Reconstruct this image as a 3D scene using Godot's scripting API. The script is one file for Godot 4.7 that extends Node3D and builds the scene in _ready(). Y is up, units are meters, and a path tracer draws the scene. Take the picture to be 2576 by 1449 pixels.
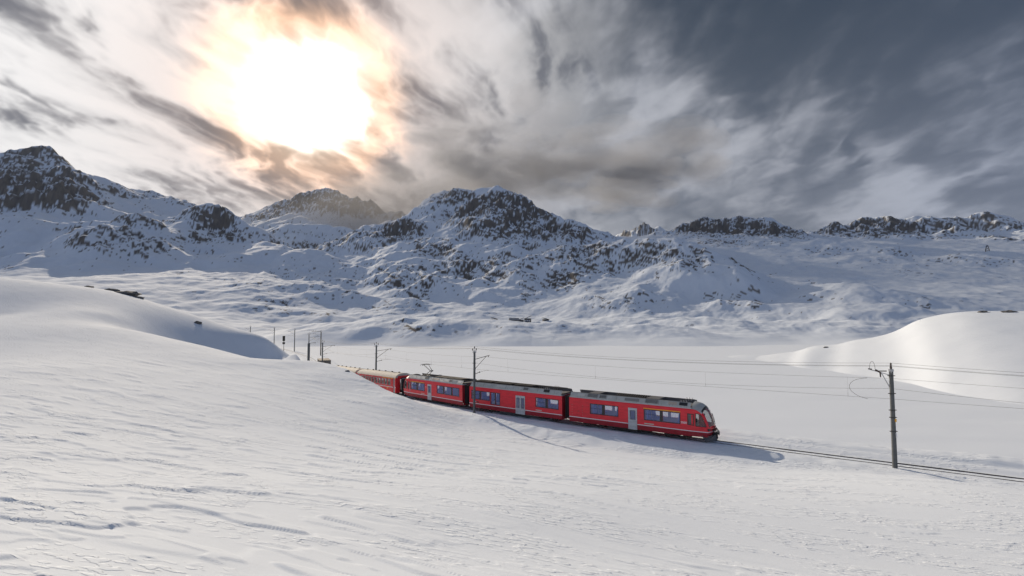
extends Node3D
# A red railcar train passing a snowed-in mountain lake under a dramatic, half-clouded winter sky.

const TO_SUN := Vector3(-0.5185, 0.3907, -0.7605)        # low sun ahead and to the left
const GLOW := Vector3(-0.3481, 0.3697, -0.8615)          # the brightest, thinnest part of the cloud in front of it
const CLOUD_A := Vector3(0.775, 0.50, 0.387)
const CLOUD_B := Vector3(-0.447, 0.866, -0.224)
const CLOUD_C := Vector3(-0.447, 0.0, 0.894)
const LAKE := -14.0
const WIND := Vector2(0.03, 1.0)
const BRIGHT := Vector3(-0.62, 0.30, -0.72)
var NEAR := PackedVector3Array([Vector3(-7.77,7.65,-8), Vector3(-11.41,7.65,-8), Vector3(-4.61,6.91,-9.5), Vector3(0,5.93,-11.5), Vector3(7.28,4.21,-15), Vector3(17.48,2.74,-18), Vector3(27.67,2.25,-19), Vector3(-13.21,6.69,-13.5), Vector3(-7.83,5.78,-16), Vector3(0,4.51,-19.5), Vector3(12.72,2.15,-26), Vector3(26.41,1.79,-27), Vector3(-19.65,5.83,-20), Vector3(-12.28,4.39,-25), Vector3(0,1.52,-35), Vector3(9.58,-0.27,-43.5), Vector3(19.04,0.08,-38), Vector3(27.85,0.8,-34.5), Vector3(-29.6,5.23,-30), Vector3(-22.57,3.96,-36), Vector3(-14.66,1.84,-46), Vector3(-6.22,-0.2,-55), Vector3(2.32,-0.81,-56.5), Vector3(-41.58,5.25,-42), Vector3(-32.67,4.35,-48), Vector3(-26.57,3.14,-56), Vector3(-20.46,1.94,-64), Vector3(-14.18,1.48,-64), Vector3(-57.59,5.81,-58), Vector3(-47,5.21,-64), Vector3(-39.56,4.12,-75), Vector3(-31.46,3.72,-79), Vector3(-79.66,7.74,-80), Vector3(-67.79,7.45,-86), Vector3(-62.3,7.21,-91), Vector3(-109.85,12,-110), Vector3(-92.5,12.03,-117), Vector3(-144.52,16.58,-110), Vector3(-71.63,5.54,-55), Vector3(-197.64,26.25,-150), Vector3(-150.41,23.1,-150), Vector3(-136.43,21.19,-152), Vector3(-118.1,19.05,-152), Vector3(-103.79,15.3,-151), Vector3(-92.05,11.76,-150), Vector3(-80.71,8.38,-148), Vector3(-69.19,4.7,-145), Vector3(-60.31,1.33,-142), Vector3(-75.6,8.74,-104), Vector3(-58.82,6.54,-93), Vector3(-47.53,4.62,-90), Vector3(-38.69,3.96,-89), Vector3(-32.79,3.78,-88), Vector3(-25.65,3.42,-80), Vector3(-17.93,1.89,-69.5), Vector3(-21.02,2.59,-74), Vector3(-66,2.6,-117), Vector3(-54,1.3,-116), Vector3(-80,4.6,-120), Vector3(-45,-1.2,-112), Vector3(-30,-0.6,-96), Vector3(-60,-2.9,-146), Vector3(-64,-1.5,-140), Vector3(-80,-2,-178), Vector3(-100,0,-190), Vector3(-125,3,-200), Vector3(-160,8,-200), Vector3(-220,14,-210), Vector3(-120,-3.2,-235), Vector3(-160,-3.2,-255), Vector3(-250,5,-280), Vector3(-330,20,-330), Vector3(-100,-3,-225), Vector3(0,9.6,0), Vector3(0,10.5,15), Vector3(-20,9,10), Vector3(30,7,10), Vector3(60,3,0), Vector3(100,2,20), Vector3(-60,9,20), Vector3(0,12,60), Vector3(-100,14,60), Vector3(100,6,80), Vector3(60,0.6,-14)])
var TRACK := PackedVector3Array([Vector3(420,3,110), Vector3(160,0.2,28), Vector3(100,0,-3.5), Vector3(60,0,-22.5), Vector3(29.97,0,-41.1), Vector3(19,0,-48.3), Vector3(6.6,0,-56.7), Vector3(-4.8,0,-65.4), Vector3(-15.2,-0.35,-77), Vector3(-26.3,-1.15,-91.8), Vector3(-36.3,-1.9,-106.3), Vector3(-44,-2.45,-122.5), Vector3(-51.5,-2.75,-139), Vector3(-62.5,-2.9,-164), Vector3(-73,-3,-185), Vector3(-86,-3.1,-206), Vector3(-103,-3.15,-232), Vector3(-133,-3.2,-262), Vector3(-200,-3.2,-310), Vector3(-330,-3,-380), Vector3(-600,0,-450)])
var PROMONTORY := PackedVector3Array([Vector3(155,-13.7,-322), Vector3(166.5,-10,-312), Vector3(183.5,-5.4,-300), Vector3(200,-2.2,-290), Vector3(208.6,3,-281), Vector3(221.8,10.6,-270), Vector3(232.7,13.7,-260), Vector3(238.1,15,-250), Vector3(244.8,14.3,-245), Vector3(272.4,16.2,-240)])
var FLOOR := PackedVector3Array([Vector3(-250,-17,-330), Vector3(-100,-17,-420), Vector3(60,-17,-430), Vector3(200,-17,-410), Vector3(400,-17,-330), Vector3(500,-17,-200), Vector3(-130,-14.2,-470), Vector3(0,-14.2,-480), Vector3(120,-14.2,-478), Vector3(250,-14.2,-470), Vector3(380,-14.2,-400), Vector3(-139.6,-4.2,-640), Vector3(-6.6,-3.6,-640), Vector3(159.5,-4.6,-640), Vector3(315.5,-5.7,-620), Vector3(460.9,-8.2,-600), Vector3(558,-8.3,-560), Vector3(-718.6,73,-800), Vector3(-650.5,80.4,-850), Vector3(-477.1,47.6,-750), Vector3(-371.7,24.4,-700), Vector3(-272.7,2.1,-640), Vector3(-508.7,73,-870), Vector3(-245.2,18.4,-760), Vector3(-89.2,12.5,-780), Vector3(33.3,14.6,-800), Vector3(241.4,18,-800), Vector3(449.8,26.3,-800), Vector3(616.7,34.6,-800), Vector3(750.3,37.1,-750), Vector3(-899.3,109.4,-1000), Vector3(-768.4,104.1,-1000), Vector3(-1189.3,222.2,-1400), Vector3(-155,101.2,-1350), Vector3(-83.9,57.9,-1150), Vector3(-34.7,49.8,-950), Vector3(138.7,59.7,-950), Vector3(354.9,75.3,-1000), Vector3(666.3,127,-1180), Vector3(811.9,100.5,-1050), Vector3(1104.3,119.2,-1100), Vector3(-1055.6,259.8,-1650), Vector3(-508.2,164.8,-1450), Vector3(-418.4,292.4,-1900), Vector3(-97.4,195.8,-1550), Vector3(822.3,252.3,-1600), Vector3(1084.4,209.6,-1500), Vector3(1498.3,280.8,-1700), Vector3(553.9,354.2,-2200), Vector3(-1614.3,311.6,-1600), Vector3(-1907.5,292.8,-1500), Vector3(2121.7,267.3,-1700), Vector3(-1010.8,68.9,-800), Vector3(992.6,48,-800), Vector3(-3889.7,442.4,-3200), Vector3(-5580,461.5,-4600), Vector3(-2045.4,442.4,-3200), Vector3(-2934.3,461.5,-4600), Vector3(-33.5,442.4,-3200), Vector3(-48.1,461.5,-4600), Vector3(1810.7,442.4,-3200), Vector3(2597.6,461.5,-4600), Vector3(3822.6,442.4,-3200), Vector3(5483.8,461.5,-4600)])
var ROCK_AT := PackedVector3Array([Vector3(-1584,552,-1676), Vector3(-1575,508,-1601), Vector3(-1306,392,-1529), Vector3(-1323,433,-1731), Vector3(-1212,436,-1887), Vector3(-351,280,-1517), Vector3(-196,409,-1691), Vector3(65,326,-1545), Vector3(-1339,359,-1399), Vector3(-1430,461,-1549), Vector3(-1315,391,-1499), Vector3(-1235,319,-1383), Vector3(-1267,277,-1271), Vector3(-1274,375,-1518), Vector3(-1339,452,-1838), Vector3(-823,279,-1397), Vector3(-761,229,-1370), Vector3(-927,286,-1403), Vector3(-856,231,-1172), Vector3(-964,193,-1102), Vector3(-823,163,-1001), Vector3(-812,182,-1060), Vector3(-769,159,-1049), Vector3(-757,168,-1127), Vector3(-768,191,-1270), Vector3(-719,160,-1182), Vector3(-582,84,-903), Vector3(-451,67,-856), Vector3(-887,542,-2350), Vector3(-1091,459,-2265), Vector3(-503,223,-1484), Vector3(-591,220,-1557), Vector3(-750,275,-1650), Vector3(-362,194,-1366), Vector3(-315,255,-1465), Vector3(-240,207,-1329), Vector3(-183,172,-1241), Vector3(-172,202,-1299), Vector3(-336,129,-1165), Vector3(-434,89,-1029), Vector3(-365,88,-1047), Vector3(-425,66,-850), Vector3(-168,105,-1089), Vector3(-207,85,-1005), Vector3(-167,55,-929), Vector3(-307,50,-821), Vector3(-342,24,-714), Vector3(-274,17,-727), Vector3(-192,24,-768), Vector3(-157,32,-798), Vector3(-102,1,-505), Vector3(-83,1,-505), Vector3(-110,133,-1129), Vector3(-73,109,-1076), Vector3(-43,331,-1520), Vector3(-124,319,-1491), Vector3(-53,245,-1345), Vector3(82,243,-1411), Vector3(168,235,-1358), Vector3(230,237,-1376), Vector3(33,192,-1282), Vector3(93,166,-1157), Vector3(-3,132,-1099), Vector3(39,127,-1069), Vector3(-45,94,-1041), Vector3(11,105,-1034), Vector3(154,139,-1093), Vector3(172,109,-1034), Vector3(93,80,-976), Vector3(43,73,-958), Vector3(29,48,-905), Vector3(263,142,-1038), Vector3(321,142,-1008), Vector3(329,116,-968), Vector3(222,98,-1005), Vector3(137,34,-828), Vector3(193,40,-816), Vector3(226,43,-833), Vector3(862,612,-3518), Vector3(795,307,-1804), Vector3(651,237,-1556), Vector3(753,234,-1538), Vector3(439,107,-974), Vector3(545,96,-1071), Vector3(1199,320,-1858), Vector3(1328,315,-1792), Vector3(1485,331,-1803), Vector3(1709,337,-1833), Vector3(1549,252,-1579), Vector3(840,184,-1342), Vector3(871,148,-1224), Vector3(963,172,-1283), Vector3(1023,140,-1177), Vector3(813,105,-1070), Vector3(826,95,-1029), Vector3(1124,141,-1165), Vector3(933,83,-964), Vector3(339,40,-810), Vector3(368,31,-774), Vector3(567,28,-702)])
var ROCK_SIZE := PackedVector3Array([Vector3(61.12,26.19,0.75), Vector3(50.02,25.01,0.6), Vector3(71.68,12.74,0.55), Vector3(81.15,14.43,0.55), Vector3(39.32,24.57,0.5), Vector3(47.42,23.71,0.6), Vector3(52.83,22.01,0.7), Vector3(56.32,24.14,0.8), Vector3(109.28,80.14,1), Vector3(80.7,48.42,0.75), Vector3(42.16,35.92,0.5), Vector3(33.14,15.13,0.9), Vector3(33.1,16.55,0.6), Vector3(29.25,19.77,0.4), Vector3(103.4,23.94,0.35), Vector3(39.3,50.94,0.8), Vector3(32.82,21.41,0.9), Vector3(39.45,21.19,0.4), Vector3(32.95,15.26,0.9), Vector3(16.64,16.64,0.8), Vector3(28.15,19.29,0.8), Vector3(29.82,20.43,0.85), Vector3(31.7,18.04,0.7), Vector3(21.72,12.33,0.6), Vector3(46.3,24.47,0.6), Vector3(22.77,15.39,0.7), Vector3(37.17,11.76,0.6), Vector3(31.22,16.5,0.75), Vector3(232.56,56.3,0.85), Vector3(63.69,34.2,0.7), Vector3(128.34,31.7,0.65), Vector3(67.3,23.51,0.8), Vector3(64.45,14.61,0.4), Vector3(26.32,26.32,0.5), Vector3(41.19,31.28,0.95), Vector3(17.31,17.31,0.8), Vector3(45.25,13.57,0.85), Vector3(83.92,16.92,0.35), Vector3(37.63,12.74,0.4), Vector3(57.9,15.55,0.45), Vector3(45.28,20.18,0.5), Vector3(36.76,11.07,0.5), Vector3(77.67,14.17,0.8), Vector3(41.37,19.38,0.8), Vector3(17.9,15.97,0.85), Vector3(53.03,7.27,0.6), Vector3(24.56,9.3,0.85), Vector3(21.96,5.68,1), Vector3(18.41,6.8,0.65), Vector3(17.04,5,0.5), Vector3(8.69,5,0.9), Vector3(12.11,5,0.5), Vector3(21.76,14.7,0.9), Vector3(28.03,18.5,0.9), Vector3(108.49,63.35,0.85), Vector3(80,25.63,0.8), Vector3(72.16,25.92,0.9), Vector3(69.83,36.75,0.8), Vector3(31.82,26.16,0.95), Vector3(44.42,17.91,0.5), Vector3(36.06,19.36,0.7), Vector3(27.12,12.66,0.8), Vector3(37.78,9.73,0.85), Vector3(30.07,9.47,0.8), Vector3(27.11,13.55,0.9), Vector3(17.78,11.31,0.85), Vector3(51.79,28.45,0.75), Vector3(35.55,17.77,0.75), Vector3(23.38,16.77,1), Vector3(18.46,16.47,0.7), Vector3(9.9,8.02,0.7), Vector3(44.89,20.01,0.6), Vector3(43.59,13.13,0.4), Vector3(33.27,16.63,0.9), Vector3(19.36,8.9,0.4), Vector3(15.96,5,0.6), Vector3(10.62,5,0.7), Vector3(10.85,5,0.7), Vector3(109.94,51.3,0.9), Vector3(171.04,53.57,0.95), Vector3(84.27,17.02,0.9), Vector3(62.48,24.83,0.7), Vector3(34.5,10.66,0.8), Vector3(20.64,5.58,0.7), Vector3(45.47,25.15,0.6), Vector3(145.59,39.2,0.95), Vector3(88.27,24.41,0.9), Vector3(89.72,40.09,0.65), Vector3(60.04,25.49,0.9), Vector3(36.36,11.19,0.5), Vector3(19.77,8.29,0.7), Vector3(31.41,10.69,0.5), Vector3(47.8,19,0.5), Vector3(20.63,7.25,0.7), Vector3(16.61,13.93,0.6), Vector3(41.25,12.74,0.6), Vector3(20.07,10.04,0.5), Vector3(24.04,5.48,0.8), Vector3(7.26,5,0.9), Vector3(5.85,5,0.9)])
var CLOUD_AT := PackedVector3Array([Vector3(44.5,21.6,0), Vector3(27.8,29,0), Vector3(6.7,31,0), Vector3(33.5,15,50), Vector3(21.2,20.5,25), Vector3(15.1,13.9,-30), Vector3(41,18.6,35), Vector3(17.2,24.8,25), Vector3(24,18.1,0), Vector3(13.7,16.2,-35), Vector3(30.8,13.9,50), Vector3(35.3,17.7,30), Vector3(39.8,10.7,20), Vector3(27.3,10.2,0), Vector3(10,29.9,0), Vector3(-8.2,25.1,0), Vector3(-28.7,27.1,-20), Vector3(-43.6,23.7,-30), Vector3(-41.1,26.1,0), Vector3(-44.7,16,-15), Vector3(-35.9,19.2,-35), Vector3(-34.9,13.1,-20), Vector3(-25.9,13.3,-10), Vector3(-18.2,16.7,0), Vector3(-34.2,22.3,-25), Vector3(-38.9,15.8,-25), Vector3(-5.1,15.8,0), Vector3(-19.8,30.1,10)])
var CLOUD_SIZE := PackedVector3Array([Vector3(15.52,9.55,-0.27), Vector3(12.53,4.18,-0.24), Vector3(3.58,4.48,-0.28), Vector3(1.85,0.72,-0.7), Vector3(10.44,3.88,-0.14), Vector3(5.97,2.98,-0.2), Vector3(10.44,3.58,-0.2), Vector3(5.97,3.28,0.42), Vector3(3.58,1.79,0.5), Vector3(5.07,2.39,0.45), Vector3(5.07,2.09,0.32), Vector3(8.95,2.39,0.22), Vector3(7.46,1.79,0.22), Vector3(14.92,2.39,0.18), Vector3(2.98,6.57,0.25), Vector3(5.97,8.95,0.2), Vector3(12.53,3.58,-0.7), Vector3(6.57,2.39,-0.6), Vector3(6.86,2.69,0.8), Vector3(3.58,1.79,-0.45), Vector3(4.48,1.64,-0.35), Vector3(5.97,1.04,-0.35), Vector3(3.88,1.79,-0.75), Vector3(2.69,2.24,-0.55), Vector3(9.85,2.09,0.35), Vector3(10.44,2.69,0.2), Vector3(7.76,4.77,0.05), Vector3(5.97,1.79,-0.5)])

var ridges: Array = []
var track := Curve3D.new()
var track_pts := PackedVector3Array()
var near_w := PackedFloat64Array()
var floor_w := PackedFloat64Array()
var n_big := FastNoiseLite.new()
var n_mid := FastNoiseLite.new()
var n_fine := FastNoiseLite.new()
var n_rock := FastNoiseLite.new()
var n_roll := FastNoiseLite.new()
var n_ledge := FastNoiseLite.new()
var n_patch := FastNoiseLite.new()
var n_streak := FastNoiseLite.new()
var n_speck := FastNoiseLite.new()
var n_cloud := FastNoiseLite.new()
var n_wisp := FastNoiseLite.new()
var names := {}
var M := {}

# ---------------------------------------------------------------- meshes
class MB:
	var v := PackedVector3Array()
	var n := PackedVector3Array()
	func tri(a: Vector3, b: Vector3, c: Vector3) -> void:      # clockwise from outside
		var m := (c - a).cross(b - a).normalized()
		v.append_array(PackedVector3Array([a, b, c]))
		n.append_array(PackedVector3Array([m, m, m]))
	func quad(a: Vector3, b: Vector3, c: Vector3, d: Vector3) -> void:
		tri(a, b, c)
		tri(a, c, d)
	func box(at: Vector3, size: Vector3, turn := Basis()) -> void:
		var h := size * 0.5
		var p := []
		for k in 8:
			p.append(at + turn * Vector3(h.x if k & 1 else -h.x, h.y if k & 2 else -h.y, h.z if k & 4 else -h.z))
		quad(p[4], p[6], p[7], p[5])
		quad(p[1], p[3], p[2], p[0])
		quad(p[5], p[7], p[3], p[1])
		quad(p[0], p[2], p[6], p[4])
		quad(p[6], p[2], p[3], p[7])
		quad(p[0], p[4], p[5], p[1])
	func bevel_box(at: Vector3, size: Vector3, r: float) -> void:   # edges along z rounded by two facets, seen end-on in x and y
		var h := size * 0.5
		var ring := PackedVector2Array()
		for q in 4:
			var c := Vector2((h.x - r) * (1 if q == 0 or q == 3 else -1), (h.y - r) * (1 if q < 2 else -1))
			for s in 4:
				var a := (q + s / 3.0) * PI / 2
				ring.append(c + Vector2(cos(a), sin(a)) * r)
		for k in ring.size():
			var a := ring[k]
			var b := ring[(k + 1) % ring.size()]
			quad(at + Vector3(a.x, a.y, h.z), at + Vector3(a.x, a.y, -h.z), at + Vector3(b.x, b.y, -h.z), at + Vector3(b.x, b.y, h.z))
			tri(at + Vector3(0, 0, h.z), at + Vector3(b.x, b.y, h.z), at + Vector3(a.x, a.y, h.z))
			tri(at + Vector3(0, 0, -h.z), at + Vector3(a.x, a.y, -h.z), at + Vector3(b.x, b.y, -h.z))
	func tube(a: Vector3, b: Vector3, ra: float, rb: float, sides := 8, caps := true) -> void:
		var d := (b - a).normalized()
		var x := d.cross(Vector3.UP if absf(d.y) < 0.9 else Vector3.RIGHT).normalized()
		var y := x.cross(d)
		for k in sides:
			var e := x * cos(TAU * k / sides) + y * sin(TAU * k / sides)
			var f := x * cos(TAU * (k + 1) / sides) + y * sin(TAU * (k + 1) / sides)
			var p := [a + e * ra, b + e * rb, b + f * rb, a + f * ra]
			v.append_array(PackedVector3Array([p[0], p[3], p[2], p[0], p[2], p[1]]))
			n.append_array(PackedVector3Array([e, f, f, e, f, e]))
			if caps:
				tri(a, p[3], p[0])
				tri(b, p[1], p[2])
	func path(pts: PackedVector3Array, r: float, sides := 5) -> void:
		for k in pts.size() - 1:
			tube(pts[k], pts[k + 1], r, r, sides, k == 0 or k == pts.size() - 2)
	func ball(at: Vector3, r: Vector3, rows := 6, cols := 10) -> void:
		for i in rows:
			for j in cols:
				var p := []
				for c in [[i, j], [i + 1, j], [i + 1, j + 1], [i, j + 1]]:
					var t: float = PI * c[0] / rows
					var f: float = TAU * c[1] / cols
					p.append(Vector3(sin(t) * cos(f), cos(t), sin(t) * sin(f)))
				var m := [0, 2, 1, 0, 3, 2] if true else []
				for k in m:
					v.append(at + p[k] * r)
					n.append((p[k] / r).normalized())
	func smooth_quad(p: Array, q: Array) -> void:
		for k in [0, 1, 2, 0, 2, 3]:
			v.append(p[k])
			n.append(q[k])
	func mesh() -> ArrayMesh:
		var a := []
		a.resize(Mesh.ARRAY_MAX)
		a[Mesh.ARRAY_VERTEX] = v
		a[Mesh.ARRAY_NORMAL] = n
		var m := ArrayMesh.new()
		m.add_surface_from_arrays(Mesh.PRIMITIVE_TRIANGLES, a)
		return m

func numbered(called: String) -> String:
	var k: int = names.get(called, 0)
	names[called] = k + 1
	return called if k == 0 else "%s_%03d" % [called, k]

func part(called: String, b: MB, m: Material, parent: Node = self) -> MeshInstance3D:
	var o := MeshInstance3D.new()
	o.mesh = b.mesh()
	o.material_override = m
	o.name = numbered(called) if parent == self else called
	parent.add_child(o, true)
	return o

func tag(o: Node, label: String, category := "", group := "", kind := "") -> void:
	o.set_meta("label", label)
	if category: o.set_meta("category", category)
	if group: o.set_meta("group", group)
	if kind: o.set_meta("kind", kind)

func thing(called: String, label: String, category: String, at := Transform3D(), group := "") -> Node3D:
	var o := Node3D.new()
	o.name = numbered(called)
	add_child(o)
	o.transform = at
	tag(o, label, category, group)
	return o

func mat(c: Color, rough := 0.7, metal := 0.0, spec := 0.5) -> StandardMaterial3D:      # c is linear, as reflectances are measured
	var m := StandardMaterial3D.new()
	m.albedo_color = c.linear_to_srgb()
	m.roughness = rough
	m.metallic = metal
	m.metallic_specular = spec
	return m

func noise(seed_: int, freq: float, octaves := 4, ridged := false, kind := FastNoiseLite.TYPE_SIMPLEX_SMOOTH) -> FastNoiseLite:
	var f := FastNoiseLite.new()
	f.seed = seed_
	f.noise_type = kind
	f.frequency = freq
	f.fractal_type = FastNoiseLite.FRACTAL_RIDGED if ridged else FastNoiseLite.FRACTAL_FBM
	f.fractal_octaves = octaves
	return f

# ---------------------------------------------------------------- heights
func spline_solve(pts: PackedVector3Array, stiff := 0.0) -> PackedFloat64Array:      # thin plate through (x, z) -> y
	var c := pts.size()
	var w := c + 3
	var a := []
	for i in w:
		var row := PackedFloat64Array()
		row.resize(w + 1)
		a.append(row)
	for i in c:
		for j in c:
			var dx := (pts[i].x - pts[j].x) * 0.01
			var dz := (pts[i].z - pts[j].z) * 0.01
			var r := dx * dx + dz * dz
			a[i][j] = r * log(r) if r > 1e-12 else stiff
		for k in 3:
			var q: float = [1.0, pts[i].x * 0.01, pts[i].z * 0.01][k]
			a[i][c + k] = q
			a[c + k][i] = q
		a[i][w] = pts[i].y
	for i in w:
		var best := i
		for j in range(i + 1, w):
			if absf(a[j][i]) > absf(a[best][i]): best = j
		var t = a[i]
		a[i] = a[best]
		a[best] = t
		for j in range(i + 1, w):
			var f: float = a[j][i] / a[i][i]
			if f == 0.0: continue
			for k in range(i, w + 1):
				a[j][k] -= f * a[i][k]
	var x := PackedFloat64Array()
	x.resize(w)
	for i in range(w - 1, -1, -1):
		var s: float = a[i][w]
		for k in range(i + 1, w):
			s -= a[i][k] * x[k]
		x[i] = s / a[i][i]
	return x

func spline_at(pts: PackedVector3Array, w: PackedFloat64Array, x: float, z: float) -> float:
	var c := pts.size()
	var s := w[c] + w[c + 1] * x * 0.01 + w[c + 2] * z * 0.01
	for i in c:
		var dx := (x - pts[i].x) * 0.01
		var dz := (z - pts[i].z) * 0.01
		var r := dx * dx + dz * dz + 1e-9
		s += w[i] * r * log(r)
	return s

func ridge(steep: float, rough: float, pts: PackedVector3Array) -> void:
	var lo := pts[0]
	var hi := pts[0]
	for p in pts:
		lo = lo.min(p)
		hi = hi.max(p)
	ridges.append([steep, rough, pts, lo, hi])

func smax(a: float, b: float, k: float) -> float:
	var h := maxf(k - absf(a - b), 0.0) / k
	return maxf(a, b) + h * h * k * 0.25

# The mountains beyond the lake: a valley floor, the crests with flanks that fall away from them, gullies and crags. Gives (height, roughness).
func mountain(x: float, z: float) -> Vector2:
	var h := spline_at(FLOOR, floor_w, x, z)
	var rough := 0.12
	var gully := n_big.get_noise_2d(x, z)
	for r in ridges:
		var lo: Vector3 = r[3]
		var hi: Vector3 = r[4]
		var ox := maxf(maxf(lo.x - x, x - hi.x), 0.0)
		var oz := maxf(maxf(lo.z - z, z - hi.z), 0.0)
		if hi.y + 20.0 - 0.3 * sqrt(ox * ox + oz * oz) < h - 20.0: continue
		var pts: PackedVector3Array = r[2]
		var best := -1e9
		for i in pts.size() - 1:
			var a := pts[i]
			var ex := pts[i + 1].x - a.x
			var ez := pts[i + 1].z - a.z
			var t := clampf(((x - a.x) * ex + (z - a.z) * ez) / (ex * ex + ez * ez), 0.0, 1.0)
			var dx := x - a.x - ex * t
			var dz := z - a.z - ez * t
			var d: float = sqrt(dx * dx + dz * dz + 36.0) - 6.0
			d += gully * 75.0 * (1.0 - exp(-d / 90.0))
			var y: float = a.y + (pts[i + 1].y - a.y) * t - 0.42 * d - (r[0] - 0.42) * 200.0 * (1.0 - exp(-maxf(d, 0.0) / 200.0))
			if y > best: best = y
		var share := clampf((best - h) / 40.0 + 0.5, 0.0, 1.0)
		rough = lerpf(rough, r[1], share)
		h = smax(h, best, 40.0)
	return Vector2(h, rough)

# Where the bedrock breaks through the snow: bodies of rock in the flanks, 0 to 1.
func bare_rock(x: float, y: float, z: float) -> Vector2:
	var best := 0.0
	var rise := 0.0
	for i in ROCK_AT.size():
		var c := ROCK_AT[i]
		var s := ROCK_SIZE[i]
		var dx := x - c.x
		if absf(dx) > s.x * 4.0 + 120.0: continue
		var dz := z - c.z
		var far := sqrt(c.x * c.x + c.z * c.z)
		var e := (dx * c.x + dz * c.z) / far
		var t := (dx * c.z - dz * c.x) / far / (s.x * 2.15)
		var u := (y - c.y - e * 0.12) / (s.y * 2.2)
		e /= 70.0 + s.x
		var d := t * t + u * u + e * e
		if d < 1.0:
			var b := s.z * smoothstep(1.0, 0.15, d)
			if b > best:
				best = b
				rise = clampf(s.y / 45.0, 0.12, 1.0)
	return Vector2(best, rise)

func mountain_full(x: float, z: float) -> Vector2:
	var m := mountain(x, z)
	var shore := smoothstep(LAKE - 2.0, LAKE + 14.0, m.x)
	var body := bare_rock(x, m.x, z)
	var mask := body.x * body.y
	var crag := n_mid.get_noise_2d(x, z)
	var fine := n_fine.get_noise_2d(x, z)
	var lift := crag * (4.5 + 25.0 * mask) * (0.3 + m.y) + fine * (0.7 + 9.0 * mask) * (0.4 + 0.6 * m.y)
	lift += n_roll.get_noise_2d(x * 0.52 + 70.0, z * 0.52) * 1.2
	lift += n_roll.get_noise_2d(x * 0.14, z * 0.14) * 4.0 + n_roll.get_noise_2d(x * 0.36, z * 0.36) * (1.0 + 4.0 * m.y * m.y)
	m.x += lift * shore
	m.y = body.x
	return m

func track_near(x: float, z: float) -> Vector3:       # (distance, + on the camera's side; rail height; station along)
	var best := 1e12
	var out := Vector3()
	for i in track_pts.size() - 1:
		var a := track_pts[i]
		var b := track_pts[i + 1]
		var ex := b.x - a.x
		var ez := b.z - a.z
		var t := clampf(((x - a.x) * ex + (z - a.z) * ez) / (ex * ex + ez * ez), 0.0, 1.0)
		var dx := x - a.x - ex * t
		var dz := z - a.z - ez * t
		var d := dx * dx + dz * dz
		if d < best:
			best = d
			out = Vector3(sqrt(d) * (1.0 if ex * dz - ez * dx < 0.0 else -1.0), lerpf(a.y, b.y, t), i + t)
	return out

func promontory(x: float, z: float) -> float:      # one straight crest that climbs to the right, its end falling away all round
	var a := PROMONTORY[0]
	var b := PROMONTORY[PROMONTORY.size() - 1]
	var ex := b.x - a.x
	var ez := b.z - a.z
	var t := clampf(((x - a.x) * ex + (z - a.z) * ez) / (ex * ex + ez * ez), 0.0, 1.0)
	var dx := x - a.x - ex * t
	var dz := z - a.z - ez * t
	var along := a.x + ex * t
	var y := 0.0
	var sum := 0.0
	for p in PROMONTORY:
		var w := exp(-pow((p.x - along) / 9.0, 2.0)) + 1e-9
		y += w * p.y
		sum += w
	return y / sum - 0.25 * (sqrt(dx * dx + dz * dz + 1600.0) - 40.0)

# The hillside, the track's bed and bank, and the point beyond the bay.
func ground_height(x: float, z: float) -> float:
	var t := track_near(x, z)
	var h := 0.0
	var d := t.x
	var lumps := n_patch.get_noise_2d(x * 4.0, z * 4.0)
	if d > 2.0:
		h = spline_at(NEAR, near_w, x, z)
		h += n_roll.get_noise_2d(x * 0.6, z * 0.6) * 0.16 * smoothstep(6.0, 40.0, d)
		var edge := t.y + 0.12 + 0.03 * lumps + 0.5 * smoothstep(40.0, 47.0, x)
		h = lerpf(edge, h, smoothstep(2.6, 6.5, d)) + 0.05 * lumps * smoothstep(9.0, 3.0, d)
	elif d > -1.9:
		h = t.y - (0.03 if d > 0.0 else 0.07) + 0.17 * smoothstep(1.0, 2.0, absf(d)) + 0.02 * lumps + smoothstep(38.0, 46.0, x) * (0.12 + 0.5 * smoothstep(40.0, 47.0, x) * smoothstep(0.2, 2.0, d))
	else:
		var berm := 0.12 + (0.18 + 0.35 * smoothstep(30.0, 42.0, x)) * smoothstep(-2.6, -3.4, d) * (0.9 + 0.25 * lumps)
		h = t.y + berm - 0.75 * maxf(0.0, -d - 4.6) * smoothstep(-4.6, -7.0, d)
		h = smax(maxf(h, LAKE - 3.0), promontory(x, z) + n_roll.get_noise_2d(x * 0.4, z * 0.4) * 0.5, 2.0)
	return h

# Wind-cut ledges in the crust: long across the wind, steep to one side, thickest on the open slope to the left.
func ledges(x: float, z: float, cell: float) -> float:
	var bend := n_roll.get_noise_2d(x * 0.7, z * 0.7) * 1.6
	var a := x * 0.94 + z * 0.34 + bend
	var b := z * 0.94 - x * 0.34 + bend
	var h := 0.0
	var open := smoothstep(16.0, -14.0, x + 0.12 * z)
	var amount := clampf(0.30 + 0.75 * open - 0.25 * (1.0 - open) + 1.0 * n_patch.get_noise_2d(x * 0.8, z * 0.8), 0.03, 1.1)
	for s: float in [0.6, 1.3, 2.6]:
		var sees := smoothstep(1.0, 0.3, cell / s)
		if sees <= 0.0: continue
		var q := n_ledge.get_noise_2d(a / s * 0.26, b / s)
		h += (0.046 * s if s < 2.0 else 0.03) * sees * amount * (smoothstep(0.14, 0.14 + maxf(0.10, 1.0 * cell / s), q) + 0.15 * q)
	return h
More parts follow.
